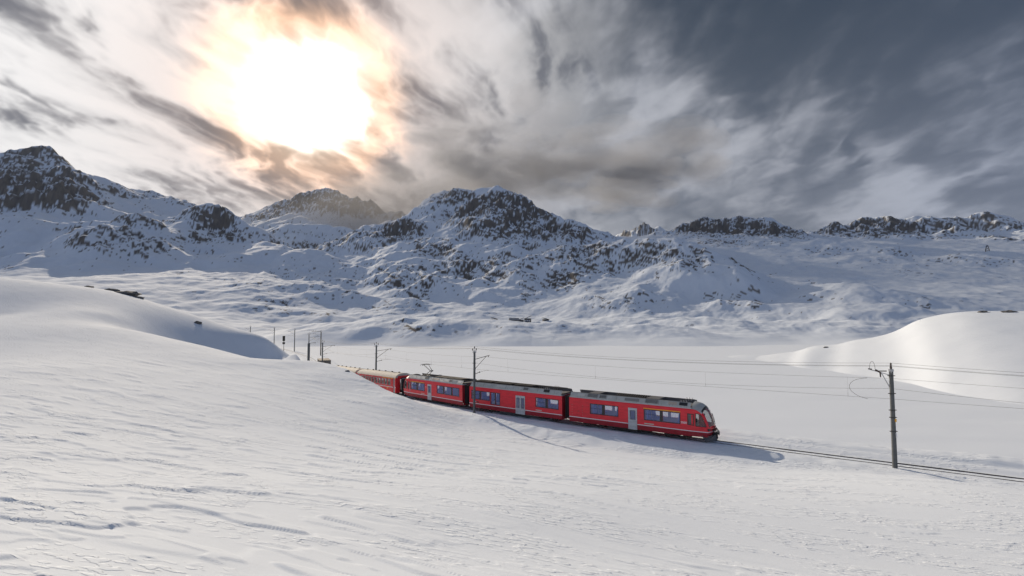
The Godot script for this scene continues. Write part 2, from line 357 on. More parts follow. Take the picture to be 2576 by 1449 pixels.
# ---------------------------------------------------------------- sheets of terrain, finest where they fill the view
func columns() -> PackedFloat64Array:
	var c := PackedFloat64Array()
	for i in 41:
		c.append(deg_to_rad(-180.0 + 130.0 * i / 40.0))
	var fine := 1100
	for i in range(1, fine):
		c.append(deg_to_rad(-50.0 + 100.0 * i / fine))
	for i in 41:
		c.append(deg_to_rad(50.0 + 130.0 * i / 40.0))
	return c

var rows_out: Array = []
var job := {}

func sheet(called: String, radii: PackedFloat64Array, height: Callable, tint: Callable, m: Material) -> MeshInstance3D:
	var az := columns()
	var cols := az.size()
	var rows := radii.size()
	rows_out = []
	rows_out.resize(rows)
	job = {"az": az, "radii": radii, "height": height, "tint": tint}
	var id := WorkerThreadPool.add_group_task(_height_row, rows, -1, true)
	WorkerThreadPool.wait_for_group_task_completion(id)
	var high: Array = rows_out
	job.high = high
	rows_out = []
	rows_out.resize(rows)
	id = WorkerThreadPool.add_group_task(_shade_row, rows, -1, true)
	WorkerThreadPool.wait_for_group_task_completion(id)
	var v := PackedVector3Array()
	var n := PackedVector3Array()
	var c := PackedColorArray()
	var uv := PackedVector2Array()
	for r in rows_out:
		v.append_array(r[0])
		n.append_array(r[1])
		c.append_array(r[2])
		uv.append_array(r[3])
	var ix := PackedInt32Array()
	ix.resize((rows - 1) * (cols - 1) * 6)
	var k := 0
	for i in rows - 1:
		for j in cols - 1:
			var p := i * cols + j
			ix[k] = p
			ix[k + 1] = p + cols
			ix[k + 2] = p + cols + 1
			ix[k + 3] = p
			ix[k + 4] = p + cols + 1
			ix[k + 5] = p + 1
			k += 6
	var a := []
	a.resize(Mesh.ARRAY_MAX)
	a[Mesh.ARRAY_VERTEX] = v
	a[Mesh.ARRAY_NORMAL] = n
	a[Mesh.ARRAY_COLOR] = c
	a[Mesh.ARRAY_TEX_UV] = uv
	a[Mesh.ARRAY_INDEX] = ix
	var mesh := ArrayMesh.new()
	mesh.add_surface_from_arrays(Mesh.PRIMITIVE_TRIANGLES, a)
	var o := MeshInstance3D.new()
	o.mesh = mesh
	o.material_override = m
	o.name = called
	add_child(o)
	return o

func _height_row(i: int) -> void:
	var az: PackedFloat64Array = job.az
	var r: float = job.radii[i]
	var next: float = job.radii[mini(i + 1, job.radii.size() - 1)]
	var f: Callable = job.height
	var out := PackedVector3Array()
	var more := PackedFloat32Array()
	out.resize(az.size())
	more.resize(az.size())
	for j in az.size():
		var x := r * sin(az[j])
		var z := -r * cos(az[j])
		var h: Vector2 = f.call(x, z, maxf(r * 0.0018, (next - r)))
		out[j] = Vector3(x, h.x, z)
		more[j] = h.y
	rows_out[i] = [out, more]

func _shade_row(i: int) -> void:
	var high: Array = job.high
	var p: PackedVector3Array = high[i][0]
	var more: PackedFloat32Array = high[i][1]
	var q: PackedVector3Array = high[maxi(i - 1, 0)][0]
	var s: PackedVector3Array = high[mini(i + 1, high.size() - 1)][0]
	var f: Callable = job.tint
	var n := PackedVector3Array()
	var c := PackedColorArray()
	var uv := PackedVector2Array()
	var last := p.size() - 1
	n.resize(p.size())
	c.resize(p.size())
	uv.resize(p.size())
	for j in p.size():
		var across := p[mini(j + 1, last)] - p[maxi(j - 1, 0)]
		var away := s[j] - q[j]
		var m := across.cross(away).normalized()
		if m.y < 0.0: m = -m
		n[j] = m
		c[j] = f.call(p[j], m, more[j])
		uv[j] = Vector2(p[j].x * 0.906 + p[j].z * 0.423, p[j].z * 0.906 - p[j].x * 0.423)
	rows_out[i] = [p, n, c, uv]

func steps(from: float, to: float, ratio: float, least: float) -> PackedFloat64Array:
	var r := PackedFloat64Array()
	var x := from
	while x < to:
		r.append(x)
		x += maxf(x * ratio, least)
	r.append(to)
	return r

func near_sample(x: float, z: float, cell: float) -> Vector2:
	var h := ground_height(x, z)
	if x * x + z * z < 160.0 * 160.0:
		h += ledges(x, z, cell)
	return Vector2(h, 0)

func near_tint(_p: Vector3, _n: Vector3, _e: float) -> Color:
	return Color(0.765, 0.825, 0.905)

func far_sample(x: float, z: float, _cell: float) -> Vector2:
	if z > -60.0 and absf(x) < -z * 1.3 + 200.0:
		return Vector2(-18.0 + 0.06 * maxf(0.0, sqrt(x * x + z * z) - 500.0) + n_mid.get_noise_2d(x, z) * 10.0, 0.1)
	return mountain_full(x, z)

func far_tint(p: Vector3, n: Vector3, e: float) -> Color:
	var snow := Color(0.755, 0.82, 0.91)
	var slope := 1.0 - n.y
	var bed := n_rock.get_noise_3d(p.x, p.y * 2.4 + p.x * 0.8, p.z)
	var strip := n_streak.get_noise_2d(p.x * 0.55 - p.z * 0.3, p.y * 1.9 + p.x * 0.9)
	var patch := n_big.get_noise_2d(p.x * 1.7 + 900.0, p.z * 1.7)
	var k := e * 0.54 + slope * 1.75 + bed * 0.70 + strip * 0.72 + patch * 0.12 + 0.16 * smoothstep(170.0, 420.0, p.y) * smoothstep(0.05, 0.3, e) - 0.92
	k = smoothstep(0.0, 0.10, k)
	var speck := n_speck.get_noise_2d(p.x, p.z) + 0.30 * patch + 0.35 * e
	k = maxf(k, smoothstep(0.54, 0.62, speck) * smoothstep(0.03, 0.10, slope))
	k *= smoothstep(LAKE + 2.0, LAKE + 8.0, p.y)
	var rock := Color(0.050, 0.051, 0.055).lerp(Color(0.15, 0.132, 0.115), clampf(0.4 + 1.3 * bed, 0.0, 1.0))
	return snow.lerp(rock, k)

# ---------------------------------------------------------------- sky
func sky_color(d: Vector3) -> Color:
	var y := maxf(d.y, 0.0)
	var k := 1.0 / (y + 0.12)
	var px := d.x * k
	var pz := -d.z * k
	var along := px * WIND.x + pz * WIND.y
	var across := px * WIND.y - pz * WIND.x
	var near_sun := rad_to_deg(d.angle_to(GLOW))
	var wander := n_cloud.get_noise_2d(along * 40.0, across * 60.0 + 500.0)
	# 0 in the bright, torn half round the sun, 1 in the heavy half and all round behind
	var heavy := smoothstep(-0.16, 0.30, rad_to_deg(acos(clampf(d.dot(BRIGHT), -1.0, 1.0))) / 100.0 - 0.295 + 0.10 * wander)
	var big := n_cloud.get_noise_2d(along * 60.0 + 300.0, across * 95.0 - 80.0)
	var w := n_cloud.get_noise_2d(along * 110.0 - 700.0, across * 150.0 + 90.0)
	var soft := n_cloud.get_noise_2d(along * 150.0 + w * 24.0, across * 300.0 + w * 40.0)
	var torn := n_wisp.get_noise_2d(along * 170.0 + w * 40.0, across * 420.0 + w * 60.0)
	var az := rad_to_deg(atan2(d.x, -d.z))
	var el := rad_to_deg(asin(clampf(d.y, -1.0, 1.0)))
	var bank := 0.0
	for i in CLOUD_AT.size():
		var c0 := CLOUD_AT[i]
		var s0 := CLOUD_SIZE[i]
		var dx := (az - c0.x) * 0.93
		var dy := el - c0.y
		if absf(dx) + absf(dy) > 2.6 * s0.x + 2.6 * s0.y: continue
		dx += 2.2 * w * 2.0
		dy += 1.6 * soft * 2.0
		var cr0 := cos(deg_to_rad(c0.z))
		var sr0 := sin(deg_to_rad(c0.z))
		var qx := (dx * cr0 + dy * sr0) / s0.x
		var qy := (dy * cr0 - dx * sr0) / s0.y
		bank += s0.z * exp(-(qx * qx + qy * qy) * 0.9)
	# heavy, charcoal and slate-blue cloud that darkens upwards, drawn out along the wind aloft
	var q := Vector3(d.dot(CLOUD_A) * 150.0, d.dot(CLOUD_B) * 330.0, d.dot(CLOUD_C) * 150.0)
	var lump := n_cloud.get_noise_3dv(q + Vector3(w * 22.0, soft * 26.0, 0.0))
	var fluff := n_cloud.get_noise_3dv(q * 3.1 + Vector3(50.0, w * 60.0, 0.0))
	var up := smoothstep(0.14, 0.60, y + 0.14 * d.x - 0.02)
	var t := 0.39 + 1.05 * lump + 0.62 * fluff + 0.30 * big - 0.20 * up + 0.85 * bank
	t = 1.0 / (1.0 + exp(-6.0 * (t - 0.5)))
	var base := Color(0.098, 0.120, 0.160).lerp(Color(0.026, 0.042, 0.068), up)
	var cr := base.lerp(Color(0.38, 0.395, 0.44), t)
	# bright torn streaks with grey bellies, a dark gap of clear air higher up
	var gap := smoothstep(0.46, 0.60, y + 0.16 * big)
	var curl := n_wisp.get_noise_2d(along * 420.0 + w * 60.0, across * 800.0 + soft * 80.0)
	var l := 0.64 + 0.75 * big + 0.90 * soft + 0.62 * torn + 0.26 * curl - 0.45 * gap + bank
	l = 1.0 / (1.0 + exp(-5.6 * (l - 0.5)))
	var cl := Color(0.12, 0.13, 0.16).lerp(Color(0.87, 0.87, 0.87), l)
	var c := cl.lerp(cr, heavy)
	# light spreading through the cloud from the hidden sun
	var cloud := clampf(0.62 + 0.9 * soft + 0.6 * big + 0.5 * torn + 0.6 * bank, 0.0, 1.2)
	var warm := exp(-near_sun * near_sun / (2.0 * 11.0 * 11.0))
	c = c.lerp(Color(0.66, 0.50, 0.43) * (0.35 + 0.75 * cloud), 0.80 * warm)
	var spread := near_sun + 1.5 * (0.62 - cloud)
	c += Color(1.0, 0.80, 0.56) * 1.1 * exp(-pow(maxf(spread, 0.0) / 5.2, 2.0))
	c += Color(1.0, 0.96, 0.86) * 1.3 * smoothstep(6.4, 2.6, spread)
	c += Color(0.60, 0.27, 0.08) * exp(-pow((spread - 7.4) / 1.9, 2.0)) * (0.3 + 0.7 * cloud)
	# pale air low over the ridges
	var low := exp(-y / 0.11)
	c = c.lerp(Color(0.33, 0.335, 0.365).lerp(Color(0.55, 0.54, 0.54), 1.0 - heavy), 0.55 * low)
	c = c * Color(1, 1, 1).lerp(Color(0.78, 0.97, 1.30), smoothstep(38.0, 115.0, near_sun))
	c.a = 1.0
	return c

var sky_rows: Array = []
const SKY_W := 4096
func _sky_row(i: int) -> void:
	var row := PackedByteArray()
	row.resize(SKY_W * 6)
	var up := PI * (0.5 - (i + 0.5) / (SKY_W / 2))
	for j in SKY_W:
		var az := TAU * (j + 0.5) / SKY_W
		var c := sky_color(Vector3(sin(az) * cos(up), sin(up), -cos(az) * cos(up)))
		row.encode_half(j * 6, c.r)
		row.encode_half(j * 6 + 2, c.g)
		row.encode_half(j * 6 + 4, c.b)
	sky_rows[i] = row

func sky_image() -> ImageTexture:
	sky_rows.resize(SKY_W / 2)
	var half := SKY_W / 4
	var id := WorkerThreadPool.add_group_task(_sky_row, half, -1, true)
	WorkerThreadPool.wait_for_group_task_completion(id)
	var data := PackedByteArray()
	for i in half:
		data.append_array(sky_rows[i])
	for i in half:
		data.append_array(sky_rows[half - 1])
	return ImageTexture.create_from_image(Image.create_from_data(SKY_W, SKY_W / 2, false, Image.FORMAT_RGBH, data))
# ---------------------------------------------------------------- the train
# A carriage stands on its own axes: x along the rails towards the front, y up from the rail, z to the side that faces the hill.
func in_hole(x: float, y: float, holes: Array) -> bool:
	for h in holes:
		if x > h[0] and x < h[1] and y > h[2] and y < h[3]: return true
	return false

func pierced(b: MB, x0: float, x1: float, y0: float, y1: float, z: float, side: float, holes: Array, deep := 0.0) -> void:
	var xs := [x0, x1]
	var ys := [y0, y1]
	for h in holes:
		for k in 2:
			if h[k] > x0 and h[k] < x1: xs.append(h[k])
			if h[2 + k] > y0 and h[2 + k] < y1: ys.append(h[2 + k])
	xs.sort()
	ys.sort()
	for i in xs.size() - 1:
		for j in ys.size() - 1:
			if xs[i + 1] - xs[i] < 1e-5 or ys[j + 1] - ys[j] < 1e-5: continue
			if in_hole((xs[i] + xs[i + 1]) / 2, (ys[j] + ys[j + 1]) / 2, holes): continue
			side_quad(b, xs[i], xs[i + 1], ys[j], ys[j + 1], z, z, side)
	if deep > 0.0:
		for h in holes:
			var w := z - side * deep
			var p := [Vector3(h[0], h[2], z), Vector3(h[0], h[3], z), Vector3(h[1], h[3], z), Vector3(h[1], h[2], z)]
			for k in 4:
				var q: Vector3 = p[k]
				var r: Vector3 = p[(k + 1) % 4]
				if side > 0: b.quad(q, Vector3(q.x, q.y, w), Vector3(r.x, r.y, w), r)
				else: b.quad(r, Vector3(r.x, r.y, w), Vector3(q.x, q.y, w), q)

func side_quad(b: MB, x0: float, x1: float, y0: float, y1: float, z0: float, z1: float, side: float) -> void:      # z0 at the lower edge
	if side > 0: b.quad(Vector3(x0, y0, z0), Vector3(x0, y1, z1), Vector3(x1, y1, z1), Vector3(x1, y0, z0))
	else: b.quad(Vector3(x1, y0, z0), Vector3(x1, y1, z1), Vector3(x0, y1, z1), Vector3(x0, y0, z0))

func frame_bars(b: MB, x0: float, x1: float, y0: float, y1: float, z: float, side: float, w: float, proud: float) -> void:
	var c := z + side * proud * 0.5
	b.box(Vector3((x0 + x1) / 2, y1 - w / 2, c), Vector3(x1 - x0, w, proud))
	b.box(Vector3((x0 + x1) / 2, y0 + w / 2, c), Vector3(x1 - x0, w, proud))
	b.box(Vector3(x0 + w / 2, (y0 + y1) / 2, c), Vector3(w, y1 - y0 - 2 * w, proud))
	b.box(Vector3(x1 - w / 2, (y0 + y1) / 2, c), Vector3(w, y1 - y0 - 2 * w, proud))

func pane(parent: Node, x0: float, x1: float, y0: float, y1: float, z: float, side: float, m: Material) -> void:
	var b := MB.new()
	side_quad(b, x0, x1, y0, y1, z, z, side)
	part("pane", b, m, parent)

# A window band: one dark frame round its panes, with mullions; the first pane of a band may be split by a bar.
func window_band(car: Node, panes: Array, split: bool, y0: float, y1: float, z: float, side: float, glass: Material) -> void:
	var b := MB.new()
	frame_bars(b, panes[0][0] - 0.07, panes[-1][1] + 0.07, y0 - 0.07, y1 + 0.07, z, side, 0.075, 0.012)
	for i in panes.size() - 1:
		var a: float = panes[i][1]
		var c: float = panes[i + 1][0]
		b.box(Vector3((a + c) / 2, (y0 + y1) / 2, z + side * 0.0065), Vector3(c - a, y1 - y0 + 0.01, 0.013))
	if split:
		b.box(Vector3((panes[0][0] + panes[0][1]) / 2, lerpf(y0, y1, 0.56), z + side * 0.004), Vector3(panes[0][1] - panes[0][0], 0.03, 0.02))
	var w := part("window", b, M.dark, car)
	for p in panes:
		pane(w, p[0], p[1], y0, y1, z - side * 0.02, side, glass)

func car_door(car: Node, x0: float, x1: float, leaves: int, z: float, side: float) -> void:
	var w := (x1 - x0) / leaves
	for k in leaves:
		var a := x0 + w * k
		var b := MB.new()
		var hole := [a + w * 0.24, a + w * 0.78, 1.42, 2.26] if leaves == 1 else [a + w * 0.26, a + w * 0.78, 1.14, 2.24]
		pierced(b, a + 0.012, a + w - 0.012, 0.42, 2.52, z + side * 0.02, side, [hole], 0.05)
		pierced(b, a + 0.012, a + w - 0.012, 0.42, 2.52, z - side * 0.03, -side, [hole])
		var frame := [Vector3(a + 0.012, 0.42, 0), Vector3(a + 0.012, 2.52, 0), Vector3(a + w - 0.012, 2.52, 0), Vector3(a + w - 0.012, 0.42, 0)]
		for i in 4:
			var p: Vector3 = frame[i] + Vector3(0, 0, z + side * 0.02)
			var q: Vector3 = frame[(i + 1) % 4] + Vector3(0, 0, z + side * 0.02)
			var e := Vector3(0, 0, -side * 0.05)
			b.quad(p, q, q + e, p + e)
		var d := part("door", b, M.door, car)
		pane(d, hole[0], hole[1], hole[2], hole[3], z, side, M.glass)
		var rim := MB.new()
		frame_bars(rim, hole[0] - 0.03, hole[1] + 0.03, hole[2] - 0.03, hole[3] + 0.03, z + side * 0.02, side, 0.035, 0.008)
		part("window_seal", rim, M.dark, d)

func seat_pair(car: Node, x: float, z: float, way: float) -> void:
	var b := MB.new()
	b.box(Vector3(x, 1.38, z), Vector3(0.46, 0.14, 0.92))
	b.box(Vector3(x - way * 0.26, 1.78, z), Vector3(0.12, 0.84, 0.92), Basis(Vector3.BACK, way * 0.12))
	b.box(Vector3(x - way * 0.30, 2.26, z - 0.23), Vector3(0.1, 0.2, 0.3))
	b.box(Vector3(x - way * 0.30, 2.26, z + 0.23), Vector3(0.1, 0.2, 0.3))
	b.box(Vector3(x, 1.18, z), Vector3(0.1, 0.3, 0.7))
	part("seat", b, M.seat, car)

func bogie(car: Node, x: float, powered: bool) -> void:
	var b := MB.new()
	for s in [-1.0, 1.0]:
		b.box(Vector3(x, 0.5, s * 0.82), Vector3(2.5, 0.16, 0.12))
		b.box(Vector3(x, 0.36, s * 0.84), Vector3(0.7, 0.2, 0.14))
		for k in [-1.0, 1.0]:
			b.box(Vector3(x + k * 0.9, 0.4, s * 0.84), Vector3(0.3, 0.28, 0.16))
			b.tube(Vector3(x + k * 0.42, 0.36, s * 0.9), Vector3(x + k * 0.42, 0.66, s * 0.9), 0.09, 0.09, 8)
	b.box(Vector3(x, 0.5, 0), Vector3(0.5, 0.2, 1.6))
	var o := part("bogie", b, M.iron, car)
	for k in [-1.0, 1.0]:
		for s in [-1.0, 1.0]:
			var w := MB.new()
			w.tube(Vector3(x + k * 0.9, 0.36, s * 0.47), Vector3(x + k * 0.9, 0.36, s * 0.58), 0.38, 0.36, 18)
			part("wheel", w, M.wheel, o)

func plate_on(car: Node, called: String, m: Material, x0: float, x1: float, y0: float, y1: float, z: float, side: float, thick := 0.008) -> MeshInstance3D:
	var b := MB.new()
	b.box(Vector3((x0 + x1) / 2, (y0 + y1) / 2, z + side * thick / 2), Vector3(x1 - x0, y1 - y0, thick))
	return part(called, b, m, car)

func lettering(car: Node, called: String, words: String, height: float, at: Vector3, turn: float, m: Material, bold := true) -> void:
	var t := TextMesh.new()
	t.text = words
	var f := SystemFont.new()
	f.font_names = PackedStringArray(["Droid Sans"])
	f.font_weight = 700 if bold else 400
	t.font = f
	t.font_size = 64
	t.pixel_size = height / 46.0
	t.depth = 0.006
	var o := MeshInstance3D.new()
	o.mesh = t
	o.material_override = m
	o.name = called
	o.position = at
	o.rotation.y = turn
	car.add_child(o, true)

# Body of a railcar between x0 and x1: two skins with their openings, lining, floor, the skirt that leans in, its shade put into a darker red, the white line, the roof with its sloping sides and sunken deck.
func railcar_body(car: Node, x0: float, x1: float, holes: Array, doors: Array, roof0: float, roof1: float) -> void:
	var body := MB.new()
	var lining := MB.new()
	var skirt := MB.new()
	var cut := holes.duplicate()
	for d in doors: cut.append([d[0], d[1], 0.93, 2.52])
	for s: float in [1.0, -1.0]:
		pierced(body, x0, x1, 0.93, 2.9, 1.33 * s, s, cut, 0.09)
		pierced(lining, x0, x1, 1.0, 2.86, 1.24 * s, -s, cut)
		side_quad(body, x0, x1, 2.9, 2.98, 1.33 * s, 1.30 * s, s)
		var edges := [x0]
		for d in doors: edges.append_array([d[0], d[1]])
		edges.append(x1)
		for k in range(0, edges.size(), 2):
			side_quad(skirt, edges[k], edges[k + 1], 0.46, 0.93, 1.26 * s, 1.33 * s, s)
			side_quad(skirt, edges[k], edges[k + 1], 0.46, 0.9, 1.2 * s, 1.25 * s, -s)
			var line := MB.new()
			line.box(Vector3((edges[k] + edges[k + 1]) / 2, 0.965, s * 1.334), Vector3(edges[k + 1] - edges[k], 0.075, 0.01))
			part("stripe", line, M.white, car)
		for d in doors:
			for e in [d[0], d[1]]:
				skirt.box(Vector3(e, 0.7, s * 1.25), Vector3(0.02, 0.46, 0.1))
	lining.quad(Vector3(x0, 1.0, 1.24), Vector3(x1, 1.0, 1.24), Vector3(x1, 1.0, -1.24), Vector3(x0, 1.0, -1.24))
	lining.quad(Vector3(x0, 2.86, -1.24), Vector3(x1, 2.86, -1.24), Vector3(x1, 2.86, 1.24), Vector3(x0, 2.86, 1.24))
	skirt.quad(Vector3(x0, 0.9, -1.2), Vector3(x1, 0.9, -1.2), Vector3(x1, 0.9, 1.2), Vector3(x0, 0.9, 1.2))
	part("body", body, M.red, car)
	part("interior", lining, M.lining, car)
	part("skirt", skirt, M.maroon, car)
	var roof := MB.new()
	var deck := MB.new()
	for s: float in [1.0, -1.0]:
		side_quad(roof, roof0, roof1, 2.98, 3.1, 1.30 * s, 1.27 * s, s)
		side_quad(roof, roof0 + 0.05, roof1 - 0.05, 3.1, 3.52, 1.27 * s, 1.02 * s, s)
		side_quad(deck, roof0 + 0.3, roof1 - 0.3, 3.22, 3.515, 0.97 * s, 0.985 * s, -s)
		deck.box(Vector3((roof0 + roof1) / 2, 3.525, s * 1.0), Vector3(roof1 - roof0 - 0.4, 0.03, 0.06))
		var n := int((roof1 - roof0) / 1.15)
		for k in n:      # rows of bolts and the joints between the panels
			var x := lerpf(roof0 + 0.4, roof1 - 0.4, (k + 0.5) / n)
			deck.box(Vector3(x, 3.31, s * 1.1488), Vector3(0.02, 0.5, 0.006), Basis(Vector3.RIGHT, -s * 0.537))
			deck.box(Vector3(x + 0.3, 3.18, s * 1.226), Vector3(0.045, 0.045, 0.02), Basis(Vector3.RIGHT, -s * 0.537))
	for e in [[roof0, -1.0], [roof1, 1.0]]:
		roof.quad(Vector3(e[0], 2.98, -1.3 * e[1]), Vector3(e[0], 3.1, -1.27 * e[1]), Vector3(e[0], 3.1, 1.27 * e[1]), Vector3(e[0], 2.98, 1.3 * e[1]))
	deck.quad(Vector3(roof0, 3.22, 1.0), Vector3(roof0, 3.22, -1.0), Vector3(roof1, 3.22, -1.0), Vector3(roof1, 3.22, 1.0))
	part("roof", roof, M.roof, car)
	part("roof_deck", deck, M.deck, car)

func end_wall(car: Node, x: float, way: float, m: Material) -> void:
	var b := MB.new()
	b.box(Vector3(x - way * 0.03, 1.95, 0.95), Vector3(0.06, 2.0, 0.66))
	b.box(Vector3(x - way * 0.03, 1.95, -0.95), Vector3(0.06, 2.0, 0.66))
	b.box(Vector3(x - way * 0.03, 2.9, 0), Vector3(0.06, 0.3, 1.3))
	b.box(Vector3(x - way * 0.03, 0.75, 0), Vector3(0.06, 0.56, 2.3))
	part("end_wall", b, m, car)

func gangway(car: Node, x0: float, x1: float) -> void:
	var b := MB.new()
	var n := 7
	for k in n:
		var x := lerpf(x0, x1, (k + 0.5) / n)
		b.box(Vector3(x, 1.85, 0), Vector3((x1 - x0) / n * 0.6, 2.3, 2.1 if k % 2 else 1.96))
		b.box(Vector3(x, 1.85, 0), Vector3((x1 - x0) / n, 2.22, 1.86))
	b.box(Vector3((x0 + x1) / 2, 0.5, 0), Vector3(x1 - x0 + 0.2, 0.14, 0.3))
	part("gangway_bellows", b, M.rubber, car)
	for s: float in [-1.0, 1.0]:
		var c := MB.new()
		var p := PackedVector3Array()
		for k in 9:
			var t := k / 8.0
			p.append(Vector3(lerpf(x0 - 0.1, x1 + 0.1, t), 0.62 - 0.55 * t * (1 - t) * 1.4, s * 0.8))
		c.path(p, 0.035)
		part("cable", c, M.iron, car)

func vent(car: Node, called: String, x0: float, x1: float, y0: float, y1: float, side: float, m: Material, slats := 0) -> void:      # lies on the sloping side of the roof
	var zc := lerpf(1.27, 1.02, ((y0 + y1) / 2 - 3.1) / 0.42)
	var turn := Basis(Vector3.RIGHT, -side * 0.537)
	var at := Vector3((x0 + x1) / 2, (y0 + y1) / 2, side * zc)
	var b := MB.new()
	b.box(at, Vector3(x1 - x0, (y1 - y0) / 0.86, 0.03), turn)
	var o := part(called, b, m, car)
	if slats:
		var s := MB.new()
		for k in slats:
			s.box(at + turn * Vector3(0, ((k + 0.5) / slats - 0.5) * (y1 - y0) * 0.9 / 0.86, 0.022 * side), Vector3((x1 - x0) * 0.92, 0.018, 0.03), turn)
		s.box(at + turn * Vector3(-(x1 - x0) * 0.48, 0, 0.02 * side), Vector3(0.03, (y1 - y0) / 0.86, 0.03), turn)
		s.box(at + turn * Vector3((x1 - x0) * 0.48, 0, 0.02 * side), Vector3(0.03, (y1 - y0) / 0.86, 0.03), turn)
		part("grille", s, M.roof, o)

# The streamlined cab, built towards +x from x = 0: rows run from the roof down the front, columns from the far side to the near side.
func cab_nose(car: Node, base: float, way: float) -> void:
	var mid := [Vector2(0, 3.50), Vector2(0.34, 3.47), Vector2(0.66, 3.38), Vector2(0.98, 3.17), Vector2(1.12, 3.03), Vector2(1.34, 2.72), Vector2(1.52, 2.31), Vector2(1.63, 1.86), Vector2(1.70, 1.5), Vector2(1.72, 1.25), Vector2(1.70, 1.0), Vector2(1.68, 0.93), Vector2(1.55, 0.5)]
	var rim := [Vector2(0, 2.98), Vector2(0.26, 2.97), Vector2(0.52, 2.9), Vector2(0.8, 2.72), Vector2(0.92, 2.6), Vector2(1.10, 2.36), Vector2(1.26, 2.04), Vector2(1.38, 1.7), Vector2(1.45, 1.44), Vector2(1.47, 1.25), Vector2(1.46, 1.0), Vector2(1.45, 0.93), Vector2(1.32, 0.5)]
	var wide := [1.305, 1.31, 1.31, 1.30, 1.29, 1.27, 1.25, 1.22, 1.20, 1.18, 1.17, 1.165, 1.08]
	var cols := 16
	var grid := []
	for k in mid.size():
		var row := []
		for j in cols + 1:
			var t := 2.0 * j / cols - 1.0
			var q: Vector2 = (mid[k] as Vector2).lerp(rim[k], pow(absf(t), 2.3))
			row.append(Vector3(base + way * q.x, q.y, t * wide[k]))
		grid.append(row)
	var normals := []
	for k in mid.size():
		var row := []
		for j in cols + 1:
			var a: Vector3 = grid[mini(k + 1, mid.size() - 1)][j] - grid[maxi(k - 1, 0)][j]
			var b: Vector3 = grid[k][mini(j + 1, cols)] - grid[k][maxi(j - 1, 0)]
			var m := b.cross(a).normalized()
			if m.dot(Vector3(way, 0.7, 0)) < 0: m = -m
			row.append(m)
		normals.append(row)
	var red := MB.new()
	var grey := MB.new()
	var glass := MB.new()
	var band := MB.new()
	var line := MB.new()
	var under := MB.new()
	for k in mid.size() - 1:
		for j in cols:
			var t := absf(2.0 * (j + 0.5) / cols - 1.0)
			var to := red
			if k < 3: to = grey
			elif k == 3: to = band if t < 0.86 else grey
			elif k < 8: to = glass if t < 0.86 else red
			elif k == 10: to = line
			elif k == 11: to = under
			var o := [[k, j], [k + 1, j], [k + 1, j + 1], [k, j + 1]]
			if way < 0: o.reverse()
			var p := []
			var q := []
			for c in o:
				p.append(grid[c[0]][c[1]])
				q.append(normals[c[0]][c[1]])
			to.smooth_quad(p, q)
	# the side of the cab, with its quarter window; rows follow the same heights as the front
	for s: float in [1.0, -1.0]:
		var hole := MB.new()
		for k in mid.size() - 1:
			var a: Vector2 = rim[k]
			var b: Vector2 = rim[k + 1]
			if k == 0: continue
			var cuts0 := [0.0, a.x]
			var cuts1 := [0.0, b.x]
			var is_glass := [false]
			if k >= 4 and k < 8:      # between the sill and the curve of the pillar
				cuts0 = [0.0, 0.40, maxf(a.x - 0.16, 0.41), a.x]
				cuts1 = [0.0, 0.40, b.x - 0.16, b.x]
				is_glass = [false, true, false]
			for i in is_glass.size():
				var z0 := func(x: float, row: int) -> float: return s * lerpf(1.33 if row > 1 else 1.305, wide[row], smoothstep(0.0, rim[row].x, x))
				var p := [Vector3(base + way * cuts0[i], a.y, z0.call(cuts0[i], k)), Vector3(base + way * cuts0[i + 1], a.y, z0.call(cuts0[i + 1], k)), Vector3(base + way * cuts1[i + 1], b.y, z0.call(cuts1[i + 1], k + 1)), Vector3(base + way * cuts1[i], b.y, z0.call(cuts1[i], k + 1))]
				if s * way < 0: p.reverse()
				var to: MB = hole if is_glass[i] else (line if k == 10 else (under if k == 11 else red))
				to.quad(p[0], p[1], p[2], p[3])
		part("cab_window", hole, M.glass_cab, car)
	part("cab_shell", red, M.red, car)
	part("cab_roof", grey, M.roof, car)
	part("destination_band", band, M.dark, car)
	part("windscreen", glass, M.glass_cab, car)
	part("nose_stripe", line, M.white, car)
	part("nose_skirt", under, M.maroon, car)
	for s: float in [1.0, -1.0]:
		var seal := MB.new()
		var edge := PackedVector3Array([Vector3(base + way * 0.40, 2.58, s * 1.325), Vector3(base + way * 0.40, 1.46, s * 1.325), Vector3(base + way * 1.28, 1.46, s * 1.235), Vector3(base + way * 1.22, 1.7, s * 1.245), Vector3(base + way * 1.1, 2.04, s * 1.27), Vector3(base + way * 0.94, 2.36, s * 1.295), Vector3(base + way * 0.76, 2.58, s * 1.31), Vector3(base + way * 0.40, 2.6, s * 1.325)])
		seal.path(edge, 0.028, 5)
		part("window_seal", seal, M.dark, car)
	for s: float in [1.0, -1.0]:
		var lamp := MB.new()
		lamp.box(Vector3(base + way * 1.46, 1.2, s * 1.05), Vector3(0.26, 0.16, 0.30), Basis(Vector3.UP, -s * way * 0.5))
		var l := part("headlight", lamp, M.dark, car)
		for k in 2:
			var lens := MB.new()
			lens.ball(Vector3(base + way * (1.58 - 0.07 * k), 1.2, s * (0.98 + 0.14 * k)), Vector3(0.05, 0.05, 0.05), 5, 8)
			part("lens", lens, M.lamp, l)
		var mir := MB.new()
		mir.bevel_box(Vector3(base + way * 0.50, 2.02, s * 1.43), Vector3(0.13, 0.34, 0.1), 0.04)
		mir.tube(Vector3(base + way * 0.44, 2.02, s * 1.31), Vector3(base + way * 0.48, 2.05, s * 1.43), 0.02, 0.02, 5)
		part("side_mirror", mir, M.rubber, car)
		var wip := MB.new()
